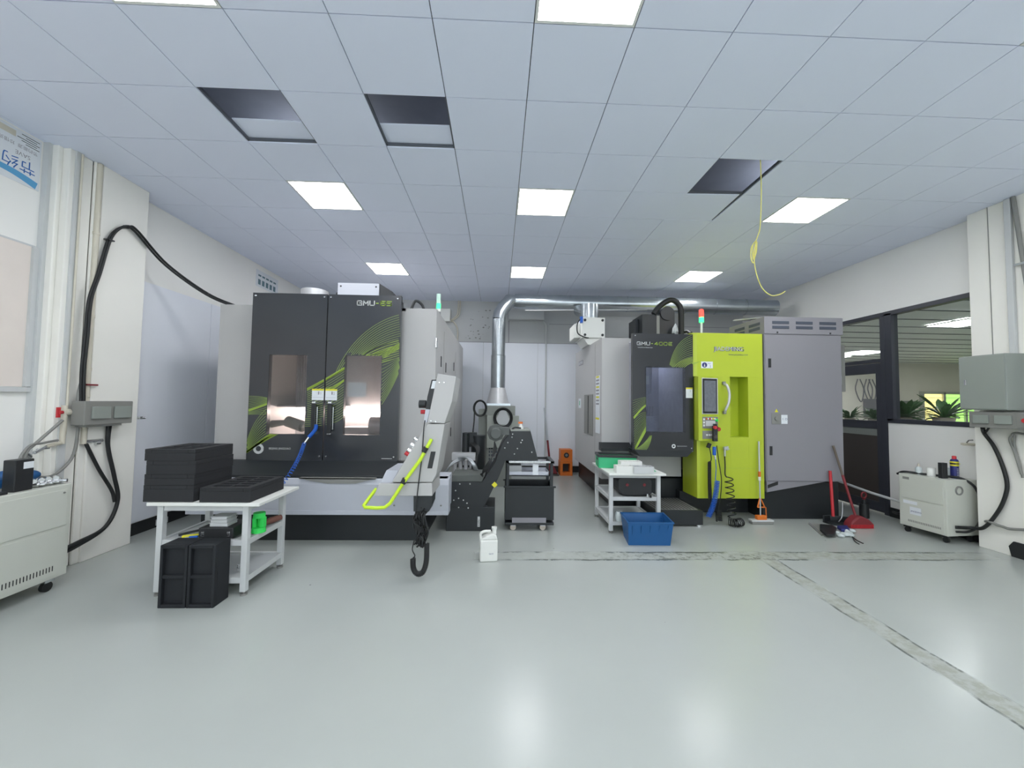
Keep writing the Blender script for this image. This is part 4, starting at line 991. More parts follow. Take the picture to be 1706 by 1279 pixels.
names = ['bottom foam tray of the tall black stack on the left table', 'second foam tray from the bottom in the tall black stack', 'third foam tray from the bottom in the tall black stack, set slightly in', 'topmost foam tray of the tall black stack, with slots']
names = ['bottom foam tray of the tall black stack on the left table', 'second foam tray from the bottom of the tall black stack', 'third foam tray of the tall stack, set slightly inwards', 'topmost slotted foam tray of the tall black stack']
for i, (a, c) in enumerate(hs):
    dx = (0, .003, .012, -.004)[i]
    foam_tray(-2.77+dx, -2.385+dx*.5, 3.215, 3.66, Z0+a+.0005, Z0+c, names[i], 4, 'black foam trays stacked on the left table')
foam_tray(-2.335, -1.945, 3.21, 3.70, Z0+.0005, Z0+.115, 'single low black foam tray beside the tall stack', 5)
# foam trays standing on end in front of the table
for i, (x0, x1, lab) in enumerate([(-2.475, -2.278, 'left one of two black foam trays standing upright on the floor'), (-2.272, -2.075, 'right one of two black foam trays standing upright on the floor')]):
    t = thing('foam_tray', lab, 'tray', ((x0+x1)/2, 3.17, 0), group='foam trays standing before the left table')
    b = MB(); y0, y1, z1 = 3.04, 3.205, .455
    b.box(x0, y0+.03, .0, x1, y1, z1); b.box(x0, y0, 0, x0+.02, y0+.03, z1); b.box(x1-.02, y0, 0, x1, y0+.03, z1); b.box(x0+.02, y0, 0, x1-.02, y0+.03, .025); b.box(x0+.02, y0, z1-.025, x1-.02, y0+.03, z1)
    b.box(x0+.02, y0+.004, .21, x1-.02, y0+.03, .235)
    b.build('tray_body', mat('dark_foam', (24, 27, 32), .7, scale=30, var=.1), t, bevel=.004)
# on the middle shelf
sz = .431
t = thing('tool_case', 'black tool case with silver latches on the middle shelf', 'case', (-2.20, 3.36, sz))
MB().box(-2.36, 3.25, sz, -2.09, 3.50, sz+.085).build('case_body', 'black', t, bevel=.008)
for x in (-2.335, -2.135): MB().box(x-.0, 3.243, sz+.02, x+.024, 3.25, sz+.055).build('latch', 'chrome', t, bevel=.002)
zb = sz+.086
for i, (x0, x1, h, lab) in enumerate([(-2.295, -2.155, .028, 'bottom grey metal block on the black tool case'), (-2.29, -2.16, .026, 'middle grey metal block on the black tool case'), (-2.283, -2.165, .024, 'top grey metal block on the black tool case')]):
    b = MB().box(x0, 3.28, zb, x1, 3.40, zb+h-.006); b.box(x0-.01, 3.28, zb+h-.006, x1+.008, 3.40, zb+h-.001)
    tag(b.build('metal_block', 'pvc', None, ((x0+x1)/2, 3.34, zb), bevel=.002), lab, 'block', 'metal blocks stacked on the tool case'); zb += h
t = thing('power_tool_holder', 'bright green plastic cutout holder on the middle shelf', 'holder', (-1.99, 3.42, sz))
b = MB().cyl((-1.99, 3.42, sz), (-1.99, 3.42, sz+.04), .055, .05, 20); b.cyl((-1.99, 3.42, sz+.12), (-1.99, 3.42, sz+.16), .045, n=20)
b.box(-2.035, 3.40, sz+.04, -2.005, 3.45, sz+.12); b.box(-1.975, 3.40, sz+.04, -1.945, 3.45, sz+.12); b.box(-2.0, 3.42, sz+.04, -1.97, 3.46, sz+.12)
b.build('holder_body', 'greenn', t, bevel=.003)
t = thing('hand_brush', 'brown wooden brush lying behind the green holder', 'brush', (-1.99, 3.62, sz))
MB().tube([(-2.03, 3.55, sz+.03), (-2.0, 3.62, sz+.035), (-1.96, 3.70, sz+.04)], [.02, .03, .024], 10).build('brush_handle', 'wood', t)
def pliers(name, lab, pts, m):
    t = thing(name, lab, 'hand tool', pts[0]); MB().curve(pts, .010, 8).build('tool_handle', m, t); return t
pliers('wrench', 'long black wrench lying on the middle shelf', [(-2.55, 3.30, sz+.012), (-2.48, 3.36, sz+.02), (-2.38, 3.44, sz+.03), (-2.30, 3.56, sz+.04)], 'black')
t = thing('pliers', 'pliers with yellow handles near the tool case', 'hand tool', (-2.44, 3.30, sz))
MB().curve([(-2.50, 3.28, sz+.01), (-2.45, 3.30, sz+.01), (-2.38, 3.34, sz+.01)], .008).curve([(-2.49, 3.26, sz+.01), (-2.44, 3.27, sz+.01), (-2.38, 3.33, sz+.01)], .008).build('handles', 'yellow', t)
MB().box(-2.40, 3.33, sz, -2.37, 3.36, sz+.02).build('jaws', 'steel', t)
t = thing('screwdriver', 'screwdriver with blue handle before the tool case', 'hand tool', (-2.41, 3.26, sz))
MB().cyl((-2.43, 3.255, sz+.01), (-2.375, 3.27, sz+.01), .009).build('handle', 'bluec', t); MB().cyl((-2.46, 3.25, sz+.01), (-2.43, 3.255, sz+.01), .003).build('shaft', 'steel', t)
z3 = .141
t = thing('metal_fitting', 'small shiny metal fitting on the bottom shelf', 'fitting', (-2.10, 3.35, z3)); MB().cyl((-2.10, 3.35, z3), (-2.10, 3.35, z3+.03), .014, n=8).cyl((-2.10, 3.35, z3+.03), (-2.10, 3.35, z3+.05), .009, n=10).build('fitting_body', 'chrome', t)
# blue coiled air hose with gun at the doors
P0 = (-2.055, 4.54, 1.22)
t = thing('air_gun', 'blue air gun hooked at the left door handle with coiled hose', 'air gun', P0)
MB().curve([(-2.05, 4.53, 1.26), (-2.06, 4.53, 1.20), (-2.12, 4.52, 1.12)], .02, 10).build('gun_body', 'bluec', t)
MB().cyl((-2.12, 4.52, 1.12), (-2.16, 4.50, 1.05), .012).build('hose_coupling', 'chrome', t)
b = MB(); P1 = PY(478, 796, 3.95)
b.tube(helix([(-2.16, 4.50, 1.05), PY(498, 762, 4.2), P1, PY(440, 838, 3.88)], .017, 26, 10), .0038, 5); b.build('coiled_hose', 'bluec', t)

# ================================================================ RIGHT WORK TABLE
H2 = .725
work_table('white framed work table before the right machine, under the green crate', (1.65, 5.06, 0), .0, .62, .72, H2, (.42, .13), (.03, .09, .03, .02))
zt = H2+.0005
t = thing('plastic_crate', 'green plastic crate with black rim standing on the right table', 'crate', (1.50, 5.12, zt), rz=-.12)
b = MB(); b.box(-.20, -.16, 0, .27, .14, .01)
for x in (-.20, .26): b.box(x, -.16, .01, x+.01, .14, .135)
for y in (-.16, .13): b.box(-.19, y, .01, .26, y+.01, .135)
cr = b.build('crate_body', 'green', t, local=True, bevel=.003)
MB().box(-.2015, -.06, .085, -.199, .04, .11).build('grip_hole', 'black', cr, local=True)
b = MB()
for y0, y1 in ((-.17, -.14), (.12, .15)): b.box(-.21, y0, .135, .28, y1, .165)
for x0, x1 in ((-.21, -.18), (.25, .28)): b.box(x0, -.14, .135, x1, .12, .165)
b.build('crate_rim', 'black', t, local=True, bevel=.003)
for i, (x, y, w, d, h, m, lab) in enumerate([(1.50, 4.68, .20, .12, .085, 'white', 'left white tray of small parts on the right table'), (1.72, 4.66, .24, .13, .08, 'pvc', 'right white tray of small parts on the right table'), (1.62, 4.80, .26, .13, .12, 'white', 'rear white box of small parts before the green crate')]):
    t = thing('parts_tray', lab, 'tray', (x, y, zt), group='small white parts trays on the right table')
    b = MB().box(x-w/2, y-d/2, zt, x+w/2, y+d/2, zt+.008)
    for s in (-1, 1): b.box(x+s*(w/2-.003)-.003, y-d/2, zt+.008, x+s*(w/2-.003)+.003, y+d/2, zt+h); b.box(x-w/2+.006, y+s*(d/2-.003)-.003, zt+.008, x+w/2-.006, y+s*(d/2-.003)+.003, zt+h)
    n = int(w/.028)
    for k in range(1, n): b.box(x-w/2+k*w/n-.002, y-d/2+.006, zt+.008, x-w/2+k*w/n+.002, y+d/2-.006, zt+h-.008)
    b.build('tray_body', m, t, bevel=.001)
MB_ = MB().box(1.74, 4.76, zt, 1.93, 4.98, zt+.004); tag(MB_.build('cutting_mat', 'green', None, (1.83, 4.87, zt)), 'green mat under the trays at the right table corner', 'mat')
t = thing('duffel_bag', 'black holdall bag with two red dots on the middle shelf', 'bag', (1.68, 4.95, .43))
b = MB().prism([(1.46, .50), (1.50, .45), (1.56, .43), (1.84, .43), (1.88, .47), (1.885, .62), (1.84, .66), (1.50, .66), (1.46, .62)], 'Y', 4.75, 5.15); b.build('bag_body', 'black', t, bevel=.015)
for x in (1.57, 1.78): MB().cyl((x, 4.752, .565), (x, 4.742, .565), .018, n=12).build('red_button', 'redd', t)
for i, (x, y, c) in enumerate([(1.80, 4.70, 'chrome'), (1.83, 4.68, 'black'), (1.855, 4.72, 'chrome')]):
    tag(MB().cyl((x, y, .431), (x, y, .47-.01*i), .012, n=10).cyl((x, y, .45), (x, y, .455), .016, n=8).build('threaded_fitting', c, None, (x, y, .431)), ['left shiny fitting at the front of the middle shelf', 'black fitting between two shiny ones on the middle shelf', 'right shiny fitting at the front of the middle shelf'][i], 'fitting', 'fittings on the middle shelf of the right table')
t = thing('spray_bottle', 'small white bottle at the left end of the bottom shelf', 'bottle', (1.42, 4.90, .141)); MB().lathe((1.42, 4.90, .141), [(.022, 0), (.024, .01), (.024, .05), (.010, .075), (.010, .10)]).build('bottle_body', 'white', t); MB().lathe((1.42, 4.90, .241), [(.013, 0), (.013, .015), (.004, .03)]).build('bottle_cap', 'white', t)
t = thing('jug', 'clear round jug on the bottom shelf of the right table', 'jug', (1.47, 4.74, .141)); MB().lathe((1.47, 4.74, .141), [(.04, 0), (.05, .02), (.05, .08), (.035, .11)]).build('jug_body', 'bag', t); MB().curve([(1.52, 4.74, .22), (1.55, 4.74, .20), (1.52, 4.74, .16)], .006).build('jug_handle', 'bag', t)
t = thing('parts_box', 'small box of metal parts on the bottom shelf', 'box', (1.62, 4.75, .141)); MB().box(1.53, 4.70, .141, 1.66, 4.82, .20).build('box_body', 'pipe', t, bevel=.003)
MB().cyl((1.58, 4.75, .20), (1.58, 4.75, .215), .02).cyl((1.62, 4.76, .20), (1.62, 4.76, .22), .018).build('box_contents', 'chrome', t)
# blue bin
t = thing('blue_bin', 'open blue plastic bin on the floor before the right table', 'bin', (1.71, 4.52, 0))
bot = [(1.445, 4.325), (1.905, 4.315), (1.955, 4.62), (1.49, 4.63)]; top = [(1.43, 4.29), (1.925, 4.28), (1.975, 4.67), (1.47, 4.68)]
def frus(b, A, z0, C, z1, th=0):
    n = 4; vs = [(x, y, z0) for x, y in A]+[(x, y, z1) for x, y in C]
    b.add(vs, [(i, (i+1) % n, (i+1) % n+n, i+n) for i in range(n)])
def inset(P, k): cx, cy = sum(p[0] for p in P)/4, sum(p[1] for p in P)/4; return [(cx+(p[0]-cx)*k, cy+(p[1]-cy)*k) for p in P]
b = MB(); frus(b, bot, 0.0, top, .25); frus(b, inset(bot, .97), .01, inset(top, .97), .25)
b.add([(x, y, 0.0) for x, y in bot], [(0, 1, 2, 3)]); b.add([(x, y, .01) for x, y in inset(bot, .97)], [(0, 1, 2, 3)])
for k in range(5):
    s = .1+.8*k/4; x = bot[0][0]+(bot[1][0]-bot[0][0])*s; xt = top[0][0]+(top[1][0]-top[0][0])*s
    b.add([(x-.006, 4.345, .02), (x+.006, 4.345, .02), (xt+.006, 4.288, .22), (xt-.006, 4.288, .22), (x-.006, 4.335, .02), (x+.006, 4.335, .02), (xt+.006, 4.278, .22), (xt-.006, 4.278, .22)], [(4, 5, 6, 7), (0, 4, 7, 3), (1, 5, 6, 2)])
b.build('bin_body', 'blue', t)
b = MB(); A, C = inset(top, 1.03), inset(top, .965)
vs = [(x, y, .245) for x, y in A]+[(x, y, .258) for x, y in A]+[(x, y, .258) for x, y in C]+[(x, y, .245) for x, y in C]
b.add(vs, [(i+4*j, (i+1) % 4+4*j, (i+1) % 4+4*((j+1) % 4), i+4*((j+1) % 4)) for i in range(4) for j in range(4)]); b.build('bin_rim', 'blue', t)
# orange boxes at the back wall
for i, (z0, z1, lab) in enumerate([(0, .30, 'lower orange machine part box with a square hole by the back wall'), (.302, .545, 'upper orange machine part box with a round hole by the back wall')]):
    t = thing('orange_fixture', lab, 'fixture', (1.45, 8.5, z0), group='orange fixtures stacked at the back wall')
    b = MB(); x0, x1, y0, y1 = 1.33, 1.59, 8.35, 8.62
    if i == 0:
        b.box(x0, y0, 0, x0+.055, y1, .30); b.box(x1-.055, y0, 0, x1, y1, .30); b.box(x0+.055, y0, .25, x1-.055, y1, .30); b.box(x0+.055, y0, 0, x1-.055, y1, .07); b.box(x0+.06, y0+.15, .07, x1-.06, y1, .25, 1)
    else:
        b.box(x0+.01, y0+.01, z0, x1, y1, z1); b.cyl((1.46, y0-.004, .43), (1.46, y0+.01, .43), .055, n=20, mi=1); b.cyl((1.46, y0-.008, .43), (1.46, y0-.004, .43), .03, n=20, mi=2)
    b.build('fixture_body', ['orange', 'black', 'chrome'], t, bevel=.004)
t = thing('broom', 'red handled broom leaning at the back wall behind the cart', 'broom', (1.1, 8.55, 0))
MB().tube([(1.02, 8.68, 1.42), (1.08, 8.55, .72)], .018, 8).build('metal_handle', 'alu', t); MB().tube([(1.08, 8.55, .72), (1.13, 8.45, .18)], .022, 8).build('red_handle', 'redd', t)
MB().prism([(1.0, .03), (1.28, .03), (1.20, .2), (1.06, .2)], 'Y', 8.38, 8.5).build('broom_head', 'redd', t, bevel=.01)
tag(MB().box(.95, 8.30, 0, 1.30, 8.6, .025).build('dust_pan', 'brown', None, (1.1, 8.4, 0), bevel=.005), 'dark flat pan on the floor under the red broom', 'dustpan')

# ================================================================ LEFT CHILLER CABINET
LX, RX_, ZC = -3.98, -3.50, .83
t = thing('chiller_cabinet', 'ivory metal chiller cabinet on casters at the left wall', 'cabinet', (-3.74, 2.9, 0)); CHL = t
b = MB().box(LX, 2.30, .10, RX_, 3.40, ZC); cb_ = b.build('cabinet_body', 'cream', t, bevel=.006)
b = MB().box(RX_, 2.33, .50, RX_+.006, 3.37, .79); b.build('upper_panel', 'cream', t, bevel=.003)
b = MB().box(RX_, 2.33, .13, RX_+.006, 3.37, .475)
for k in range(45): b.box(RX_+.005, 2.36+k*.021, .165, RX_+.0075, 2.366+k*.021, .205, 1)
b.build('louvre_panel', ['cream', 'black'], t)
bolt(t, (RX_+.006, 3.34, .765), .008, 'X', 'eboxd', 'panel_lock')
for x in (LX+.07, RX_-.05):
    for y in (2.42, 3.30):
        c_ = MB().box(x-.03, y-.035, .075, x+.03, y+.035, .10).build('caster', 'chrome', t)
        MB().cyl((x-.014, y, .038), (x+.014, y, .038), .038, n=18).build('wheel', 'rubber', c_)
p = (-3.56, 3.12)
t = thing('black_box', 'upright black box with a white label on the left cabinet', 'box', (p[0], p[1], ZC))
MB().box(-3.64, 3.05, ZC+.0005, -3.55, 3.17, ZC+.235).build('box_body', 'black', t, bevel=.006)
MB().box(-3.5495, 3.10, ZC+.165, -3.5485, 3.165, ZC+.215).build('white_label', 'paper', t)
t = thing('blue_cloth', 'crumpled blue plastic sheet on the left cabinet beside the wall', 'cloth', (-3.72, 3.05, ZC))
random.seed(11); b = MB()
for k in range(7): b.sphere((-3.76+random.uniform(-.03, .03), 2.90+k*.07, ZC+.06+random.uniform(-.01, .03)), .055, 0, 8, 1, 1.2, random.uniform(.7, 1.1))
b.build('cloth_folds', 'blue', t)
for i, (x, y, lab) in enumerate([(-3.60, 3.21, 'first silver pipe fitting on the left cabinet, beside the black box'), (-3.60, 3.26, 'middle silver pipe fitting on the left cabinet'), (-3.60, 3.31, 'third silver pipe fitting on the left cabinet'), (-3.59, 3.355, 'silver pipe fitting nearest the end of the left cabinet')]):
    t = thing('pipe_fitting', lab, 'fitting', (x, y, ZC), group='silver fittings on the left cabinet')
    MB().cyl((x-.03, y-.02, ZC+.024), (x+.03, y+.02, ZC+.024), .022, n=6).cyl((x+.03, y+.02, ZC+.024), (x+.06, y+.035, ZC+.024), .014, n=12).cyl((x-.02, y+.02, ZC+.05), (x+.02, y-.01, ZC+.05), .018, n=8).build('fitting_body', 'chrome', t)
tag(MB().box(-3.60, 2.80, ZC+.0005, -3.53, 3.0, ZC+.02).build('phone', 'black', None, (-3.56, 2.9, ZC), bevel=.003), 'flat dark device lying at the near edge of the left cabinet', 'device')

# left wall poster (hung upside down)
y0, y1, z0, z1 = 2.75, 3.515, 3.33, 3.775
b = MB().box(XL+.001, y0, z0, XL+.004, y1, z1, 0)
rt, up = (0, -1, 0), (0, 0, -1)       # everything printed on it stands on its head
xx = XL+.0045
b.strip([(y1-.02-k*.035, z0+.035+.004*k+.02*math.sin(k*.3)) for k in range(21)], [.062-.0022*k for k in range(21)], (xx, 0, 0), (0, 1, 0), ZU, 1)
b.text('节约', (xx, 3.485, z0+.205), rt, up, .088, 2); b.text('SAVE', (xx, 3.44, z0+.265), rt, up, .035, 3); b.text('节约能源  珍惜资源', (xx, 3.49, z0+.325), rt, up, .026, 3)
for k in range(5): b.box(xx-.0005, 3.40-.03*(k % 3), z0+.345+k*.018, xx+.0005, 3.50-.02*(k % 2), z0+.350+k*.018, 4)
b.box(xx-.0005, 3.14, z0+.37, xx+.0005, 3.33, z0+.42, 5)
t = thing('wall_poster', 'white and blue poster hung upside down high on the left wall', 'poster', (XL, 3.1, 3.5))
b.build('printed_sheet', ['paper', mat('sky_blue_print', (86, 160, 206), .5), mat('deep_blue_print', (30, 96, 170), .5), 'greyd', 'black', 'pipe'], t, flat=True)

# pipes on the left pillar
t = thing('conduit_pipe', 'tall brown-stained conduit pipe in the corner of the left pillar', 'pipe', (-3.86, 3.83, 1.5))
MB().cyl((-3.865, 3.83, 1.10), (-3.865, 3.83, CEIL-.01), .022, n=14).build('pipe_tube', 'pipe', t)
for z in (1.28, 1.55, 1.80, 2.3, 3.1): MB().cyl((-3.865, 3.83, z-.012), (-3.865, 3.83, z+.012), .028, n=14).build('pipe_clip', 'pipe', t)
MB().cyl((-3.865, 3.83, 1.12), (-3.84, 3.98, 1.12), .016, n=10).cyl((-3.85, 3.92, 1.10), (-3.85, 3.96, 1.10), .022, n=8).build('side_valve', 'chrome', t)
MB().box(-3.85, 3.80, 1.645, -3.83, 3.90, 1.66).build('valve_lever', 'redd', t)
t = thing('water_pipe', 'thin ivory water pipe with red tap on the left pillar', 'pipe', (-3.885, 3.68, 1.2))
MB().cyl((-3.875, 3.68, 1.2), (-3.875, 3.68, CEIL-.01), .009, n=10).cyl((-3.875, 3.66, 1.12), (-3.875, 3.66, 1.46), .02, n=12).cyl((-3.875, 3.66, 1.13), (-3.86, 3.52, 1.11), .016, n=10).cyl((-3.875, 3.66, 1.40), (-3.875, 3.70, 1.40), .03, n=14).build('pipe_tube', 'pipe', t)
MB().cyl((-3.85, 3.62, 1.40), (-3.84, 3.585, 1.40), .016, n=8).box(-3.855, 3.575, 1.355, -3.84, 3.60, 1.445).build('tap_handle', 'red', t)
MB().cyl((-3.86, 3.52, 1.11), (-3.84, 3.42, 1.07), .014, n=10).box(-3.855, 3.44, 1.09, -3.845, 3.54, 1.10).cyl((-3.85, 3.40, 1.04), (-3.83, 3.34, 1.08), .018, n=8).build('brass_valve', 'chrome', t)
b = MB().curve([PX(104, 700, -3.85), PX(60, 738, -3.83), PX(46, 750, -3.82), PX(40, 770, -3.81), PX(44, 785, -3.80), PX(60, 793, -3.80), PX(85, 793, -3.82), PX(110, 775, -3.84), PX(124, 752, -3.85), PX(130, 710, -3.85), PX(130, 660, -3.85), PX(140, 620, -3.84)], .012)
b.curve([PX(96, 733, -3.85), PX(70, 738, -3.83), PX(50, 742, -3.82), PX(35, 760, -3.81), PX(32, 775, -3.80)], .010)
tag(b.build('water_hose', 'eboxd', None, (-3.83, 3.6, 1.0)), 'looping grey hoses between the left pillar and the chiller cabinet', 'hose')
# cable over the pillar to the machine
t = thing('power_cable', 'thick black cable bundle arching from the left pillar to the machine', 'cable', (-3.84, 4.2, 2.8))
base_ = [PX(137, 690, -3.84), PX(138, 620, -3.83), PX(144, 560, -3.83), PX(150, 500, -3.83), PX(165, 455, -3.83), PX(182, 400, -3.83), PX(198, 381, -3.83), PX(214, 378, -3.83), PX(228, 386, -3.82), (-3.80, 4.55, 3.05), (-3.55, 4.85, 2.80), (-3.25, 5.0, 2.67)]
b = MB()
for k in range(4):
    o = Vector((0.012*math.cos(k*PI/2), .014*math.sin(k*PI/2), .012*math.sin(k*PI/2+.6))); b.curve([Vector(p)+o for p in base_], .011)
b.build('cable_strands', 'rubber', t)
for p in (base_[5], base_[7], base_[10]): p = Vector(p); MB().obox(p, (.028, 0, 0), (0, .028, 0), (0, 0, .006)).build('cable_tie', 'black', t)
b = MB()
for dx in (0, .03): b.curve([(-3.83, 4.02+dx*.5, 1.29), (-3.83, 4.03, 1.05), (-3.82, 4.10, .75), (-3.81, 4.14, .50), (-3.80, 4.02, .28), (-3.76, 3.72, .20+dx), (-3.70, 3.42, .19+dx)], .017)
b.curve([(-3.84, 3.83, 1.10), (-3.83, 3.95, .85), (-3.81, 4.07, .62), (-3.80, 4.10, .5)], .015)
tag(b.build('power_cable', 'rubber', None, (-3.8, 4.0, 0.6)), 'black cable pair from the grey breaker box down to the chiller', 'cable')
t = thing('breaker_box', 'long grey breaker box with two flaps on the left pillar', 'electric box', (-3.8, 3.93, 1.38))
MB().box(-3.86, 3.70, 1.28, -3.74, 4.17, 1.50).build('box_body', 'eboxd', t, bevel=.006)
for y in (3.76, 3.97): MB().box(-3.74, y, 1.335, -3.722, y+.17, 1.45).build('flap', 'ebox', t, bevel=.005)
MB().box(-3.86, 3.74, 1.26, -3.76, 4.08, 1.28).build('lower_strip', 'eboxd', t)
tag(MB().cyl((-3.855, 4.361, 1.32), (-3.83, 4.42, 1.32), .014, n=10).box(-3.86, 4.361, 1.31, -3.83, 4.40, 1.335).build('pipe_stub', 'chrome', None, (-3.85, 4.38, 1.32)), 'small metal tap sticking out behind the left pillar', 'tap')
# sockets at the left baseboard
tag(MB().box(XL+.016, 4.88, .02, XL+.05, 5.02, .09).build('floor_socket', 'pvc', None, (XL+.03, 4.95, .05), bevel=.003), 'small grey socket box on the left baseboard', 'socket')
t = thing('wall_sign', 'notice sheet with small icons high on the far left wall', 'sign', (XL, 6.85, 3.55))
b = MB().box(XL+.001, 6.60, 3.42, XL+.004, 7.25, 3.70, 0)
for k in range(5):
    b.box(XL+.0038, 6.66+k*.11, 3.46, XL+.0048, 6.73+k*.11, 3.55, 1)
    b.box(XL+.0038, 6.66+k*.11, 3.60, XL+.0048, 6.74+k*.11, 3.63, 1)
b.build('sheet', ['paper', mat('grey_blue_print', (90, 120, 130), .5)], t)

# ================================================================ BACK WALL FITTINGS
def wall_box(x0, x1, z0, z1, d, lab, m='pvc'):
    t = thing('wall_box', lab, 'electric box', ((x0+x1)/2, YB, (z0+z1)/2)); MB().box(x0, YB-d, z0, x1, YB, z1).build('box_body', m, t, bevel=.006)
    MB().box(x0+.02, YB-d-.004, z0+.02, x1-.02, YB-d, z1-.02).build('box_lid', m, t, bevel=.002); return t
wall_box(-1.30, -1.09, 3.30, 3.58, .12, 'white junction box above the left machine on the back wall', 'white')
wall_box(.20, .98, 3.36, 3.60, .2, 'long pale box under the duct on the back wall', 'pvc')
wall_box(2.2, 3.4, 3.02, 3.50, .06, 'wide pale panel behind the right machine roof on the back wall', 'pvc')
b = MB().curve([(-1.09, YB-.05, 3.32), (-1.02, YB-.03, 3.30), (-.95, YB-.025, 3.20), (-.93, YB-.025, 3.10)], .014); b.cyl((-.93, YB-.025, 3.1), (-.93, YB-.025, .9), .014)
tag(b.build('conduit_pipe', 'pipe', None, (-.93, YB, 2.0)), 'thin conduit running down the back wall beside the left machine', 'pipe')
b = MB().curve([(-1.08, YB-.04, 3.33), (-.98, YB-.04, 3.38), (-.90, YB-.04, 3.5), (-.88, YB-.04, 3.78)], .012).curve([(-1.08, YB-.06, 3.35), (-1.02, YB-.06, 3.38), (-.94, YB-.05, 3.5), (-.92, YB-.05, 3.78)], .012)
tag(b.build('yellowed_cable', 'pipe', None, (-1.0, YB, 3.5)), 'yellowed cables from the junction box up to the ceiling', 'cable')
b = MB().curve([(.97, YB-.06, 3.36), (1.02, YB-.04, 3.32), (1.05, YB-.035, 3.25), (1.05, YB-.035, 3.1)], .02); b.cyl((1.05, YB-.035, 3.1), (1.05, YB-.035, .3), .016)
tag(b.build('conduit_pipe', 'pvc', None, (1.05, YB, 2)), 'grey conduit running down the middle of the back wall', 'pipe')
t = thing('hand_lettering', 'small dark marks written beside the conduit on the back wall', 'wall marks', (-.86, YB-.013, 2.2))
b = MB(); random.seed(5)
for z in (2.45, 1.98):
    for k in range(4): b.strip([(-.87+random.random()*.03, z-k*.07), (-.83+random.random()*.03, z-k*.07-.02), (-.86+random.random()*.02, z-k*.07-.045)], .012, (0, YB-.0135, 0), XR, ZU)
b.build('ink', 'eboxd', t)
b = MB()
for k in range(26): x, z = random.uniform(-.75, -.22), random.choice([random.uniform(2.95, 3.25), random.uniform(2.9, 3.6)]); r = random.uniform(.006, .02); b.strip([(x-r, z), (x+r, z+random.uniform(-r, r))], r*1.2, (0, YB-.0012, 0), XR, ZU)
struct(b.build('trim_5', 'eboxd'))
b = MB()
b.box(.2, YB-.004, 2.87, .22, YB, 3.36); b.box(1.12, YB-.004, 3.30, 5.4, YB, 3.31); b.box(XL, YB-.006, ZS-.012, XW, YB, ZS+.012)
struct(b.build('trim_6', 'greyd'))

# ================================================================ RIGHT SIDE
ang = math.atan2(.12, .46)
t = thing('chiller_cabinet', 'small ivory chiller cabinet on casters below the office window', 'cabinet', (5.125, 4.365, 0), rz=ang*.4); CR_ = t
W_, D_, HC = .43, .49, .72      # local x to the right, y away
def loc(b, n, m, par, **k): return b.build(n, m, par, local=True, **k)
b = MB().box(0, 0, .085, W_, D_, HC-.0); loc(b, 'cabinet_body', 'cream', t, bevel=.006)
b = MB().box(-.006, .03, .43, 0, D_-.03, .70); b.box(-.008, D_-.12, .655, -.006, D_-.05, .685, 1); loc(b, 'upper_panel', ['cream', 'eboxd'], t)
b = MB().box(-.006, .03, .11, 0, D_-.03, .415); b.box(-.0075, D_-.20, .36, -.006, D_-.05, .40, 1); b.box(-.0075, D_-.24, .24, -.006, D_-.12, .33, 1); b.text('JINGDIAO', (-.0085, D_-.13, .27), (0, -1, 0), ZU, .018, 3)
for k in range(20): b.box(-.0075, .06+k*.017, .145, -.0055, .068+k*.017, .17, 2)
loc(b, 'lower_panel', ['cream', 'paper', 'eboxd', 'navy'], t)
for x in (.05, W_-.05):
    for y in (.05, D_-.05):
        c_ = loc(MB().box(x-.025, y-.03, .06, x+.025, y+.03, .085), 'caster', 'black', t)
        loc(MB().cyl((x-.012, y, .03), (x+.012, y, .03), .03, n=16), 'wheel', 'rubber', c_)
loc(MB().tube([(.17+.045*math.cos(k*PI/10), -.004, .60+.045*math.sin(k*PI/10)) for k in range(21)], .009, 6), 'gauge_ring', 'eboxd', t)
ca, sa = math.cos(ang*.4), math.sin(ang*.4)
def R(x, y, z): return (5.125+x*ca-y*sa, 4.365+x*sa+y*ca, z)
def on_cab(name, lab, cat, x, y, parts, group=None):
    p = R(x, y, HC); t = thing(name, lab, cat, p, group=group)
    for nm, fn, m in parts:
        b = MB(); fn(b, p); b.build(nm, m, t, bevel=.002 if nm == 'box_body' else 0)
on_cab('plastic_bottle', 'small translucent bottle with a nozzle on the right cabinet', 'bottle', .10, .34, [('bottle_body', lambda b, p: b.lathe(p, [(.03, .001), (.032, .01), (.032, .08), (.014, .10)]), 'bag'), ('bottle_nozzle', lambda b, p: b.lathe((p[0], p[1], p[2]+.10), [(.014, 0), (.012, .02), (.004, .04)]), 'pipe')])
on_cab('paper_roll', 'white roll beside the small bottle on the right cabinet', 'roll', .14, .24, [('roll', lambda b, p: b.lathe(p, [(.04, .001), (.04, .10), (.015, .10), (.015, .095)]), 'white')])
on_cab('black_box', 'upright dark box between the white roll and the spray can', 'box', .12, .11, [('box_body', lambda b, p: b.obox((p[0], p[1], p[2]+.0905), (.034, 0, 0), (0, .022, 0), (0, 0, .09)), 'black')])
pc = R(.27, .10, HC)
t = thing('spray_can', 'blue and yellow spray can with red cap on the right cabinet', 'spray can', pc)
MB().lathe(pc, [(.036, .001), (.037, .006), (.037, .20), (.031, .218), (.018, .226)], mi=0).lathe((pc[0], pc[1], pc[2]), [(.0378, .145), (.0378, .198)], mi=1).lathe((pc[0], pc[1], pc[2]), [(.0381, .162), (.0381, .182)], mi=2).build('can_body', ['navy', 'yellow', 'black'], t)
b = MB(); b.text('WD-40', (pc[0]-.030, pc[1]-.0385, pc[2]+.165), XR, ZU, .014, 0)
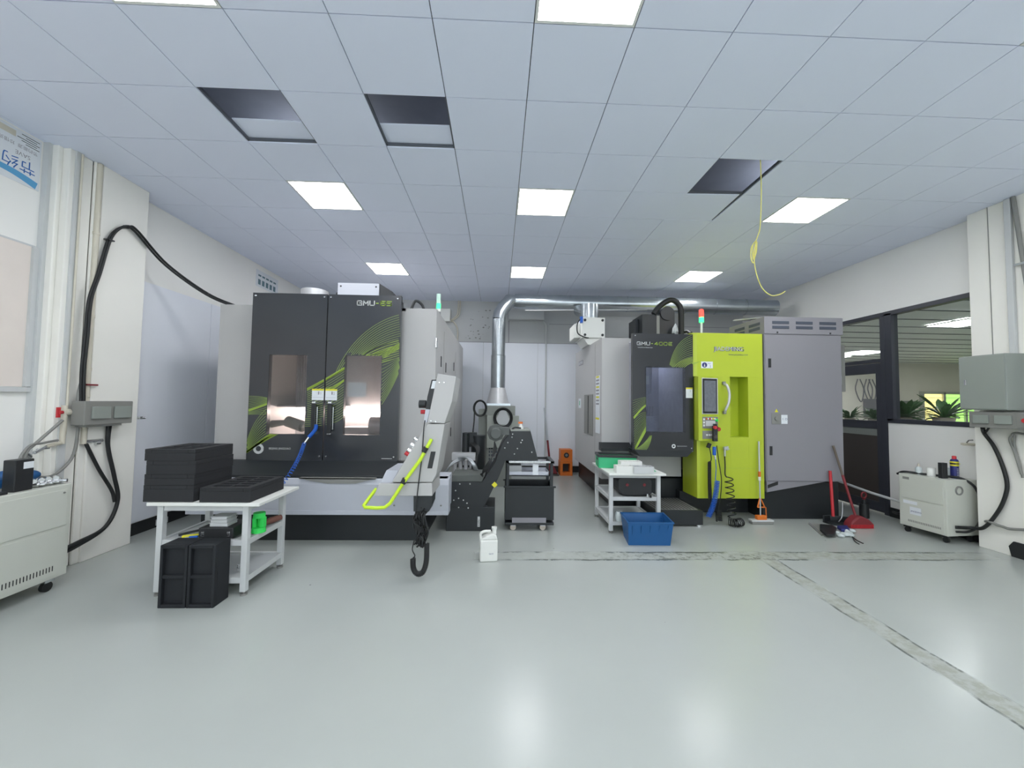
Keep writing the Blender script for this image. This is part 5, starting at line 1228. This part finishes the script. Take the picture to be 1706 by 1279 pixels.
for k in range(5): b.box(pc[0]-.017, pc[1]-.0385, pc[2]+.035+k*.019, pc[0]+.017, pc[1]-.0375, pc[2]+.04+k*.019, 1)
b.build('can_print', ['yellow', 'pvc'], t)
MB().lathe((pc[0], pc[1], pc[2]+.222), [(.020, 0), (.020, .034), (.013, .04)]).build('can_cap', 'red', t)
on_cab('clear_cup', 'nearly clear plastic cup on the near corner of the right cabinet', 'cup', .36, .2, [('cup_body', lambda b, p: b.lathe(p, [(.028, .001), (.034, .10), (.032, .10), (.026, .004)]), 'bag')])
# hoses of the cabinet
b = MB().curve([R(.02, D_+.03, .70), R(.02, D_-.05, HC+.02), R(.10, .30, HC+.016), R(.18, .17, HC+.016), R(.26, .05, HC+.014), R(.33, -.03, .66), R(.40, -.04, .50), R(.41, -.04, .34), R(.34, -.04, .20), R(.20, -.05, .15), R(.10, -.01, .14)], .013)
tag(b.build('coolant_hose', 'rubber', None, R(.3, 0, .4)), 'black hose looping over and down the side of the right cabinet', 'hose')
b = MB().curve([R(.10, -.005, .19), R(.25, -.04, .19), PX(1640, 878, 5.38), PX(1664, 850, 5.39), PX(1676, 822, 5.395), PX(1677, 800, 5.395), PX(1668, 770, 5.395), PX(1655, 742, 5.39), PX(1640, 722, 5.38), PX(1637, 712, 5.30)], .018)
b.curve([PX(1640, 722, 5.38), PX(1645, 716, 5.33), PX(1648, 711, 5.30)], .010)
tag(b.build('power_cable', 'rubber', None, (5.38, 4.1, .6)), 'thick black cable from the grey meter box to the right cabinet', 'cable')
b = MB().curve([R(.47, -.02, .22), PX(1645, 868, 5.39), PX(1670, 877, 5.39), PX(1700, 882, 5.39), (5.39, 3.3, .50)], .014)
tag(b.build('wall_cable', 'eboxd', None, (5.39, 3.9, .4)), 'dark cable running low across the right pillar', 'cable')
# boxes on the right pillar
t = thing('electric_cabinet', 'grey electric cabinet with a small lock on the right pillar', 'electric box', (5.3, 4.05, 1.83))
MB().box(5.20, 3.85, 1.53, 5.42, 4.26, 2.12).build('box_body', 'ebox', t, bevel=.008)
d_ = MB().box(5.192, 3.856, 1.54, 5.199, 4.255, 2.11).build('box_door', 'ebox', t, bevel=.003)
MB().box(5.182, 4.185, 1.80, 5.192, 4.205, 1.86).build('door_lock', 'chrome', d_, bevel=.003)
t = thing('meter_box', 'grey breaker box with clear flaps under the electric cabinet', 'electric box', (5.3, 4.0, 1.43))
MB().box(5.22, 3.62, 1.34, 5.42, 4.20, 1.51).build('box_body', 'eboxd', t, bevel=.006)
for y in (3.83, 4.02): MB().box(5.205, y, 1.385, 5.22, y+.14, 1.475).build('flap', 'ebox', t, bevel=.004)
MB().box(5.21, 3.63, 1.36, 5.22, 3.79, 1.50).build('switch_cover', 'eboxd', t, bevel=.003)
MB().cyl((5.21, 3.72, 1.43), (5.19, 3.72, 1.43), .022, n=12).build('red_switch', 'red', t)
t = thing('conduit_pipe', 'wide grey conduit dropping from the ceiling to the right cabinet box', 'pipe', (5.4, 4.0, 3))
MB().box(5.385, 3.90, 2.12, 5.42, 3.955, CEIL-.005).build('pipe_tube', 'pvc', t, bevel=.006)
t = thing('conduit_pipe', 'slanting grey conduit beside the wide one on the right pillar', 'pipe', (5.38, 3.8, 3))
MB().tube([(5.40, 3.88, CEIL-.005), (5.395, 3.75, 2.2), (5.39, 3.70, 1.55)], .018, 10).build('pipe_tube', 'eboxd', t)
MB().obox((5.40, 3.83, 3.05), (.02, 0, 0), (0, .05, 0), (0, 0, .012)).build('pipe_clip', 'chrome', t)
b = MB().curve([(5.39, 3.5, 1.20), PX(1700, 722, 5.39), PX(1685, 726, 5.39), PX(1683, 735, 5.39), PX(1690, 752, 5.39), PX(1702, 790, 5.39)], .011).curve([PX(1690, 724, 5.40), PX(1690, 742, 5.40), PX(1698, 770, 5.40), PX(1704, 796, 5.40)], .010)
tag(b.build('loose_cable', 'eboxd', None, (5.39, 3.75, 1.1)), 'grey cable hanging in a loop near the photo edge on the right pillar', 'cable')
t = thing('water_tap', 'brass tap with lever on the wall above the right cabinet', 'tap', (5.56, 4.5, 1.16))
p = PX(1612, 740, 5.50)
MB().cyl((XW, p.y, p.z), (p.x-.03, p.y+.02, p.z), .016, n=10).cyl((p.x, p.y, p.z), (p.x, p.y+.06, p.z+.0), .014, n=10).build('tap_body', 'pipe', t)
MB().tube([(p.x-.01, p.y, p.z+.02), (p.x-.02, p.y-.03, p.z+.05), (p.x-.02, p.y-.07, p.z+.055)], .007, 6).build('tap_lever', 'eboxd', t)
# pipe along the wall before the door
t = thing('floor_pipe', 'grey pipe running low from behind the machine past the door', 'pipe', (5.4, 5.7, .3))
MB().tube([(5.15, 6.0, .44), (5.25, 5.4, .34), (5.30, 4.98, .30)], .018, 10).build('pipe_tube', 'pvc', t)
MB().curve([(5.30, 4.98, .31), (5.28, 4.96, .22), (5.32, 5.1, .14), (5.40, 5.25, .12)], .016).build('pipe_elbow', 'rubber', t)
# red capped valve unit
p = PZ(1440, 862)
t = thing('valve_stand', 'small dark cylinder with a red handle by the office door', 'valve', (p.x, p.y, 0))
MB().cyl((p.x, p.y, 0), (p.x, p.y, .19), .055, n=16).cyl((p.x, p.y, .19), (p.x, p.y, .25), .025, n=12).build('cylinder_body', 'black', t)
MB().tube([(p.x+.035*math.cos(k*PI/8), p.y, .31+.04*math.sin(k*PI/8)) for k in range(17)], .010, 6).box(p.x-.012, p.y-.012, .24, p.x+.012, p.y+.012, .28).build('red_handle', 'redd', t)

# floor squeegee leaning on the lime front
p = PZ(1268, 869)
t = thing('floor_mop', 'orange and grey sponge mop leaning on the lime cabinet front', 'mop', (p.x, p.y, 0))
q0, q1 = PY(1264, 735, 5.17), PY(1267, 862, 5.10)
def al(s): return q0.lerp(q1, s)
MB().cyl(al(0), al(.44), .011, n=10).cyl(al(.50), al(.98), .010, n=10).build('mop_pole', 'alu', t)
MB().cyl(al(.40), al(.47), .017, n=12).build('pole_joint', 'orange', t); MB().cyl(al(.47), al(.52), .016, n=12).build('pole_collar', 'white', t)
a = al(.78); c = al(.97)
MB().tube([al(.74), (a.x-.035, a.y, c.z+.10)], .009, 6).tube([al(.74), (a.x+.06, a.y, c.z+.10)], .009, 6).tube([(a.x-.035, a.y, c.z+.10), (a.x+.06, a.y, c.z+.10)], .009, 6).tube([(a.x+.075, a.y, c.z+.10), (a.x+.08, a.y, .08)], .006, 6).build('wringer', 'orange', t)
MB().box(c.x-.06, c.y-.03, .055, c.x+.07, c.y+.03, .11).build('mop_clamp', 'orange', t, bevel=.008)
MB().box(c.x-.14, c.y-.04, .035, c.x+.155, c.y+.04, .057).build('head_plate', 'pvc', t, bevel=.003)
MB().box(c.x-.135, c.y-.038, .0, c.x+.15, c.y+.038, .036).build('sponge', 'eboxd', t, bevel=.008)
# red broom and black dustpan by the grey cabinet
t = thing('broom', 'red broom with worn dark handle leaning against the grey cabinet', 'broom', (4.75, 5.05, 0))
q0, q1 = PY(1388, 742, 5.16), PY(1426, 862, 4.98)
md = q0.lerp(q1, .42)
MB().cyl(q0, md, .014, n=10).build('upper_handle', mat('worn_brown_handle', (98, 88, 78), .6), t); MB().cyl(md, q1, .016, .014, n=10).build('red_handle', 'redd', t)
b = MB(); c = q1
b.prism([(c.x-.14, 0), (c.x+.17, 0), (c.x+.185, .05), (c.x+.12, .11), (c.x+.03, .15), (c.x-.03, .15), (c.x-.12, .07)], 'Y', c.y-.07, c.y+.05)
b.build('broom_head', 'redd', t, bevel=.02)
b = MB()
for k in range(22): b.box(c.x-.135+k*.0138, c.y-.074, .004, c.x-.127+k*.0138, c.y-.069, .05)
b.build('bristles', 'red', t)
t = thing('dustpan', 'black dustpan with straight red handle beside the grey cabinet', 'dustpan', (4.5, 5.15, 0))
q0, q1 = PY(1383, 784, 5.15), PY(1388, 860, 5.08)
MB().cyl(q0, q1, .018, n=10).build('pan_handle', 'red', t)
c = q1
MB().prism([(c.x-.06, c.y+.10), (c.x+.05, c.y+.12), (c.x+.26, c.y+.02), (c.x+.16, c.y-.16), (c.x-.06, c.y-.02)], 'Z', 0, .018).prism([(c.x-.06, c.y+.10), (c.x+.05, c.y+.12), (c.x+.26, c.y+.02), (c.x+.25, c.y+.01), (c.x+.05, c.y+.105), (c.x-.05, c.y+.085)], 'Z', .018, .09).build('pan_body', 'blackpaint', t, bevel=.004)
MB().curve([(c.x+.09, c.y+.02, .03), (c.x+.16, c.y+.05, .08), (c.x+.20, c.y+.08, .18), (c.x+.22, c.y+.1, .27)], .006).build('pan_wire', 'alu', t)
# tablet pile with plastic bag
p = PZ(1382, 885)
t = thing('notebook_pile', 'thin grey folder lying on the floor near the broom', 'folder', (p.x, p.y, 0))
P4 = [PZ(1347, 873), PZ(1384, 877), PZ(1400, 888), PZ(1368, 892)]
MB().prism([(v.x, v.y) for v in P4], 'Z', .0, .012).prism([(v.x+.01, v.y+.005) for v in P4], 'Z', .016, .022).build('folder_cover', 'eboxd', t)
MB().prism([(v.x+.008, v.y+.002) for v in P4], 'Z', .012, .016).build('paper_sheets', 'paper', t)
t = thing('black_pouch', 'rounded black pouch lying on top of the grey folder', 'pouch', (p.x+.02, p.y-.04, .022))
P4 = [PZ(1366, 878), PZ(1388, 880), PZ(1394, 884), PZ(1392, 896), PZ(1376, 897), PZ(1366, 888)]
MB().prism([(v.x, v.y) for v in P4], 'Z', .0225, .045).build('pouch_body', 'black', t, bevel=.014)
t = thing('plastic_bag', 'crumpled clear plastic bag on the floor beside the black pouch', 'bag', tuple(PZ(1404, 892)))
random.seed(9); b = MB()
for k in range(9): v = PZ(1396+k*3, 890+random.uniform(-4, 6)); b.sphere((v.x, v.y, .022), .045, 0, 7, random.uniform(.6, 1.2), random.uniform(.6, 1.1), .48)
b.build('bag_film', 'bag', t, flat=True)
tag(MB().prism([(v.x, v.y) for v in (PZ(1394, 881), PZ(1412, 880), PZ(1416, 887), PZ(1402, 888))], 'Z', .0, .045).build('blue_rag', 'navy', None, tuple(PZ(1406, 884)), bevel=.012), 'dark blue rag behind the clear plastic bag', 'rag')
b = MB().curve([PZ(1420, 894, .02), PZ(1428, 900, .01), PZ(1438, 905, .006)], .006).curve([PZ(1420, 895, .02), PZ(1425, 902, .008), PZ(1431, 906, .006)], .006)
tag(b.build('cord', 'rubber', None, tuple(PZ(1428, 900))), 'short black cord ends sticking out of the plastic bag', 'cord')

# yellow wire hanging from the dark ceiling opening
p = PZ(1266, 270, CEIL)
Yw = p.y
def w_(x, y, d=0): v = PY(x, y, Yw+d); return v
b = MB().curve([(p.x, p.y, CEIL+.2), w_(1268, 300), w_(1268, 340), w_(1266, 380), w_(1260, 400), w_(1256, 425), w_(1260, 455), w_(1270, 480), w_(1285, 492), w_(1300, 490), w_(1308, 485)], .0045, 6)
b.curve([w_(1260, 400), w_(1252, 412), w_(1251, 428), w_(1255, 438), w_(1258, 425), w_(1260, 402)], .005, 6)
b.curve([w_(1260, 401), w_(1254, 410), w_(1255, 432), w_(1260, 420), w_(1261, 403)], .005, 6)
tag(b.build('hanging_wire', mat('yellow_wire', (222, 214, 120), .5), None, (p.x, p.y, 3)), 'thin yellow wire dangling from the dark ceiling opening on the right', 'wire')

# ================================================================ BEYOND THE WINDOW
def plant(x, y, z, s, lab, seed):
    random.seed(seed); t = thing('potted_plant', lab, 'plant', (x, y, z), group='plants on the ledge behind the office window')
    MB().lathe((x, y, z), [(.06*s, 0), (.09*s, .14*s), (.095*s, .15*s), (.08*s, .15*s)]).build('pot', 'pot', t)
    b = MB()
    for k in range(46):
        a = random.uniform(0, 2*PI); l = random.uniform(.22, .42)*s; el = random.uniform(.1, 1.2); w = .035*s
        d = Vector((math.cos(a)*math.cos(el), math.sin(a)*math.cos(el), math.sin(el))); sd = Vector((-math.sin(a), math.cos(a), 0))
        o = Vector((x, y, z+.15*s)); pts = [o+d*(l*f)-Vector((0, 0, .25*l*f*f)) for f in (0, .35, .6, .8, 1)]; ww = [.004, .6*w, w, .7*w, .001]
        vs = []
        for p_, q_ in zip(pts, ww): vs += [p_-sd*q_, p_+Vector((0, 0, -.006)), p_+sd*q_]
        b.add(vs, [(3*i+j, 3*i+j+1, 3*i+j+4, 3*i+j+3) for i in range(4) for j in (0, 1)])
    b.build('leaves', 'leaf', t, flat=True)
tag(MB().box(6.25, 4.2, 1.16, 6.7, 9.5, 1.2).box(6.3, 4.3, 0, 6.34, 4.34, 1.16).box(6.3, 9.3, 0, 6.34, 9.34, 1.16).box(6.6, 4.3, 0, 6.64, 4.34, 1.16).box(6.6, 9.3, 0, 6.64, 9.34, 1.16).build('plant_bench', 'pvc', None, (6.5, 6.6, 1.16)), 'pale bench holding the plants behind the office window', 'bench')
for i, (px, s, lab) in enumerate([(1572, 1.35, 'leafy plant nearest the grey electric cabinet behind the window'), (1508, 1.25, 'leafy plant just right of the window post'), (1456, .9, 'right one of two small plants behind the door pane'), (1416, .9, 'left one of two small plants behind the door pane')]):
    plant(6.48, PX(px, 690, 6.48).y, 1.2, s, lab, 20+i)
pf = PY(1500, 662, 12.4)
tag(MB().box(pf.x, 12.5, .8, pf.x+.6, 12.598, 1.75).build('office_cabinet', 'olive', None, (pf.x+.3, 12.5, .8), bevel=.01), 'grey box on the far office wall seen above the plants', 'cabinet')
pf = PY(1452, 668, 12.4)
tag(MB().box(pf.x-.1, 12.52, 1.2, pf.x+.6, 12.6, 1.8).build('wall_picture', 'greyd', None, (pf.x+.2, 12.5, 1.4), bevel=.01), 'small grey framed opening on the far wall seen through the door', 'frame')
b = MB()
for k, dx in enumerate((0, .3, .42)):
    a = PY(1442, 622, 12.3); b.curve([(a.x+dx, 12.585, 2.45), (a.x+dx-.08, 12.585, 2.1), (a.x+dx+.1, 12.585, 1.7), (a.x+dx+.2, 12.585, 2.1), (a.x+dx+.08, 12.585, 2.45)], .015)
tag(b.build('hanging_cables', 'greyd', None, (a.x, 12.4, 2.4)), 'coiled cables hanging on the far wall seen through the door pane', 'cable')
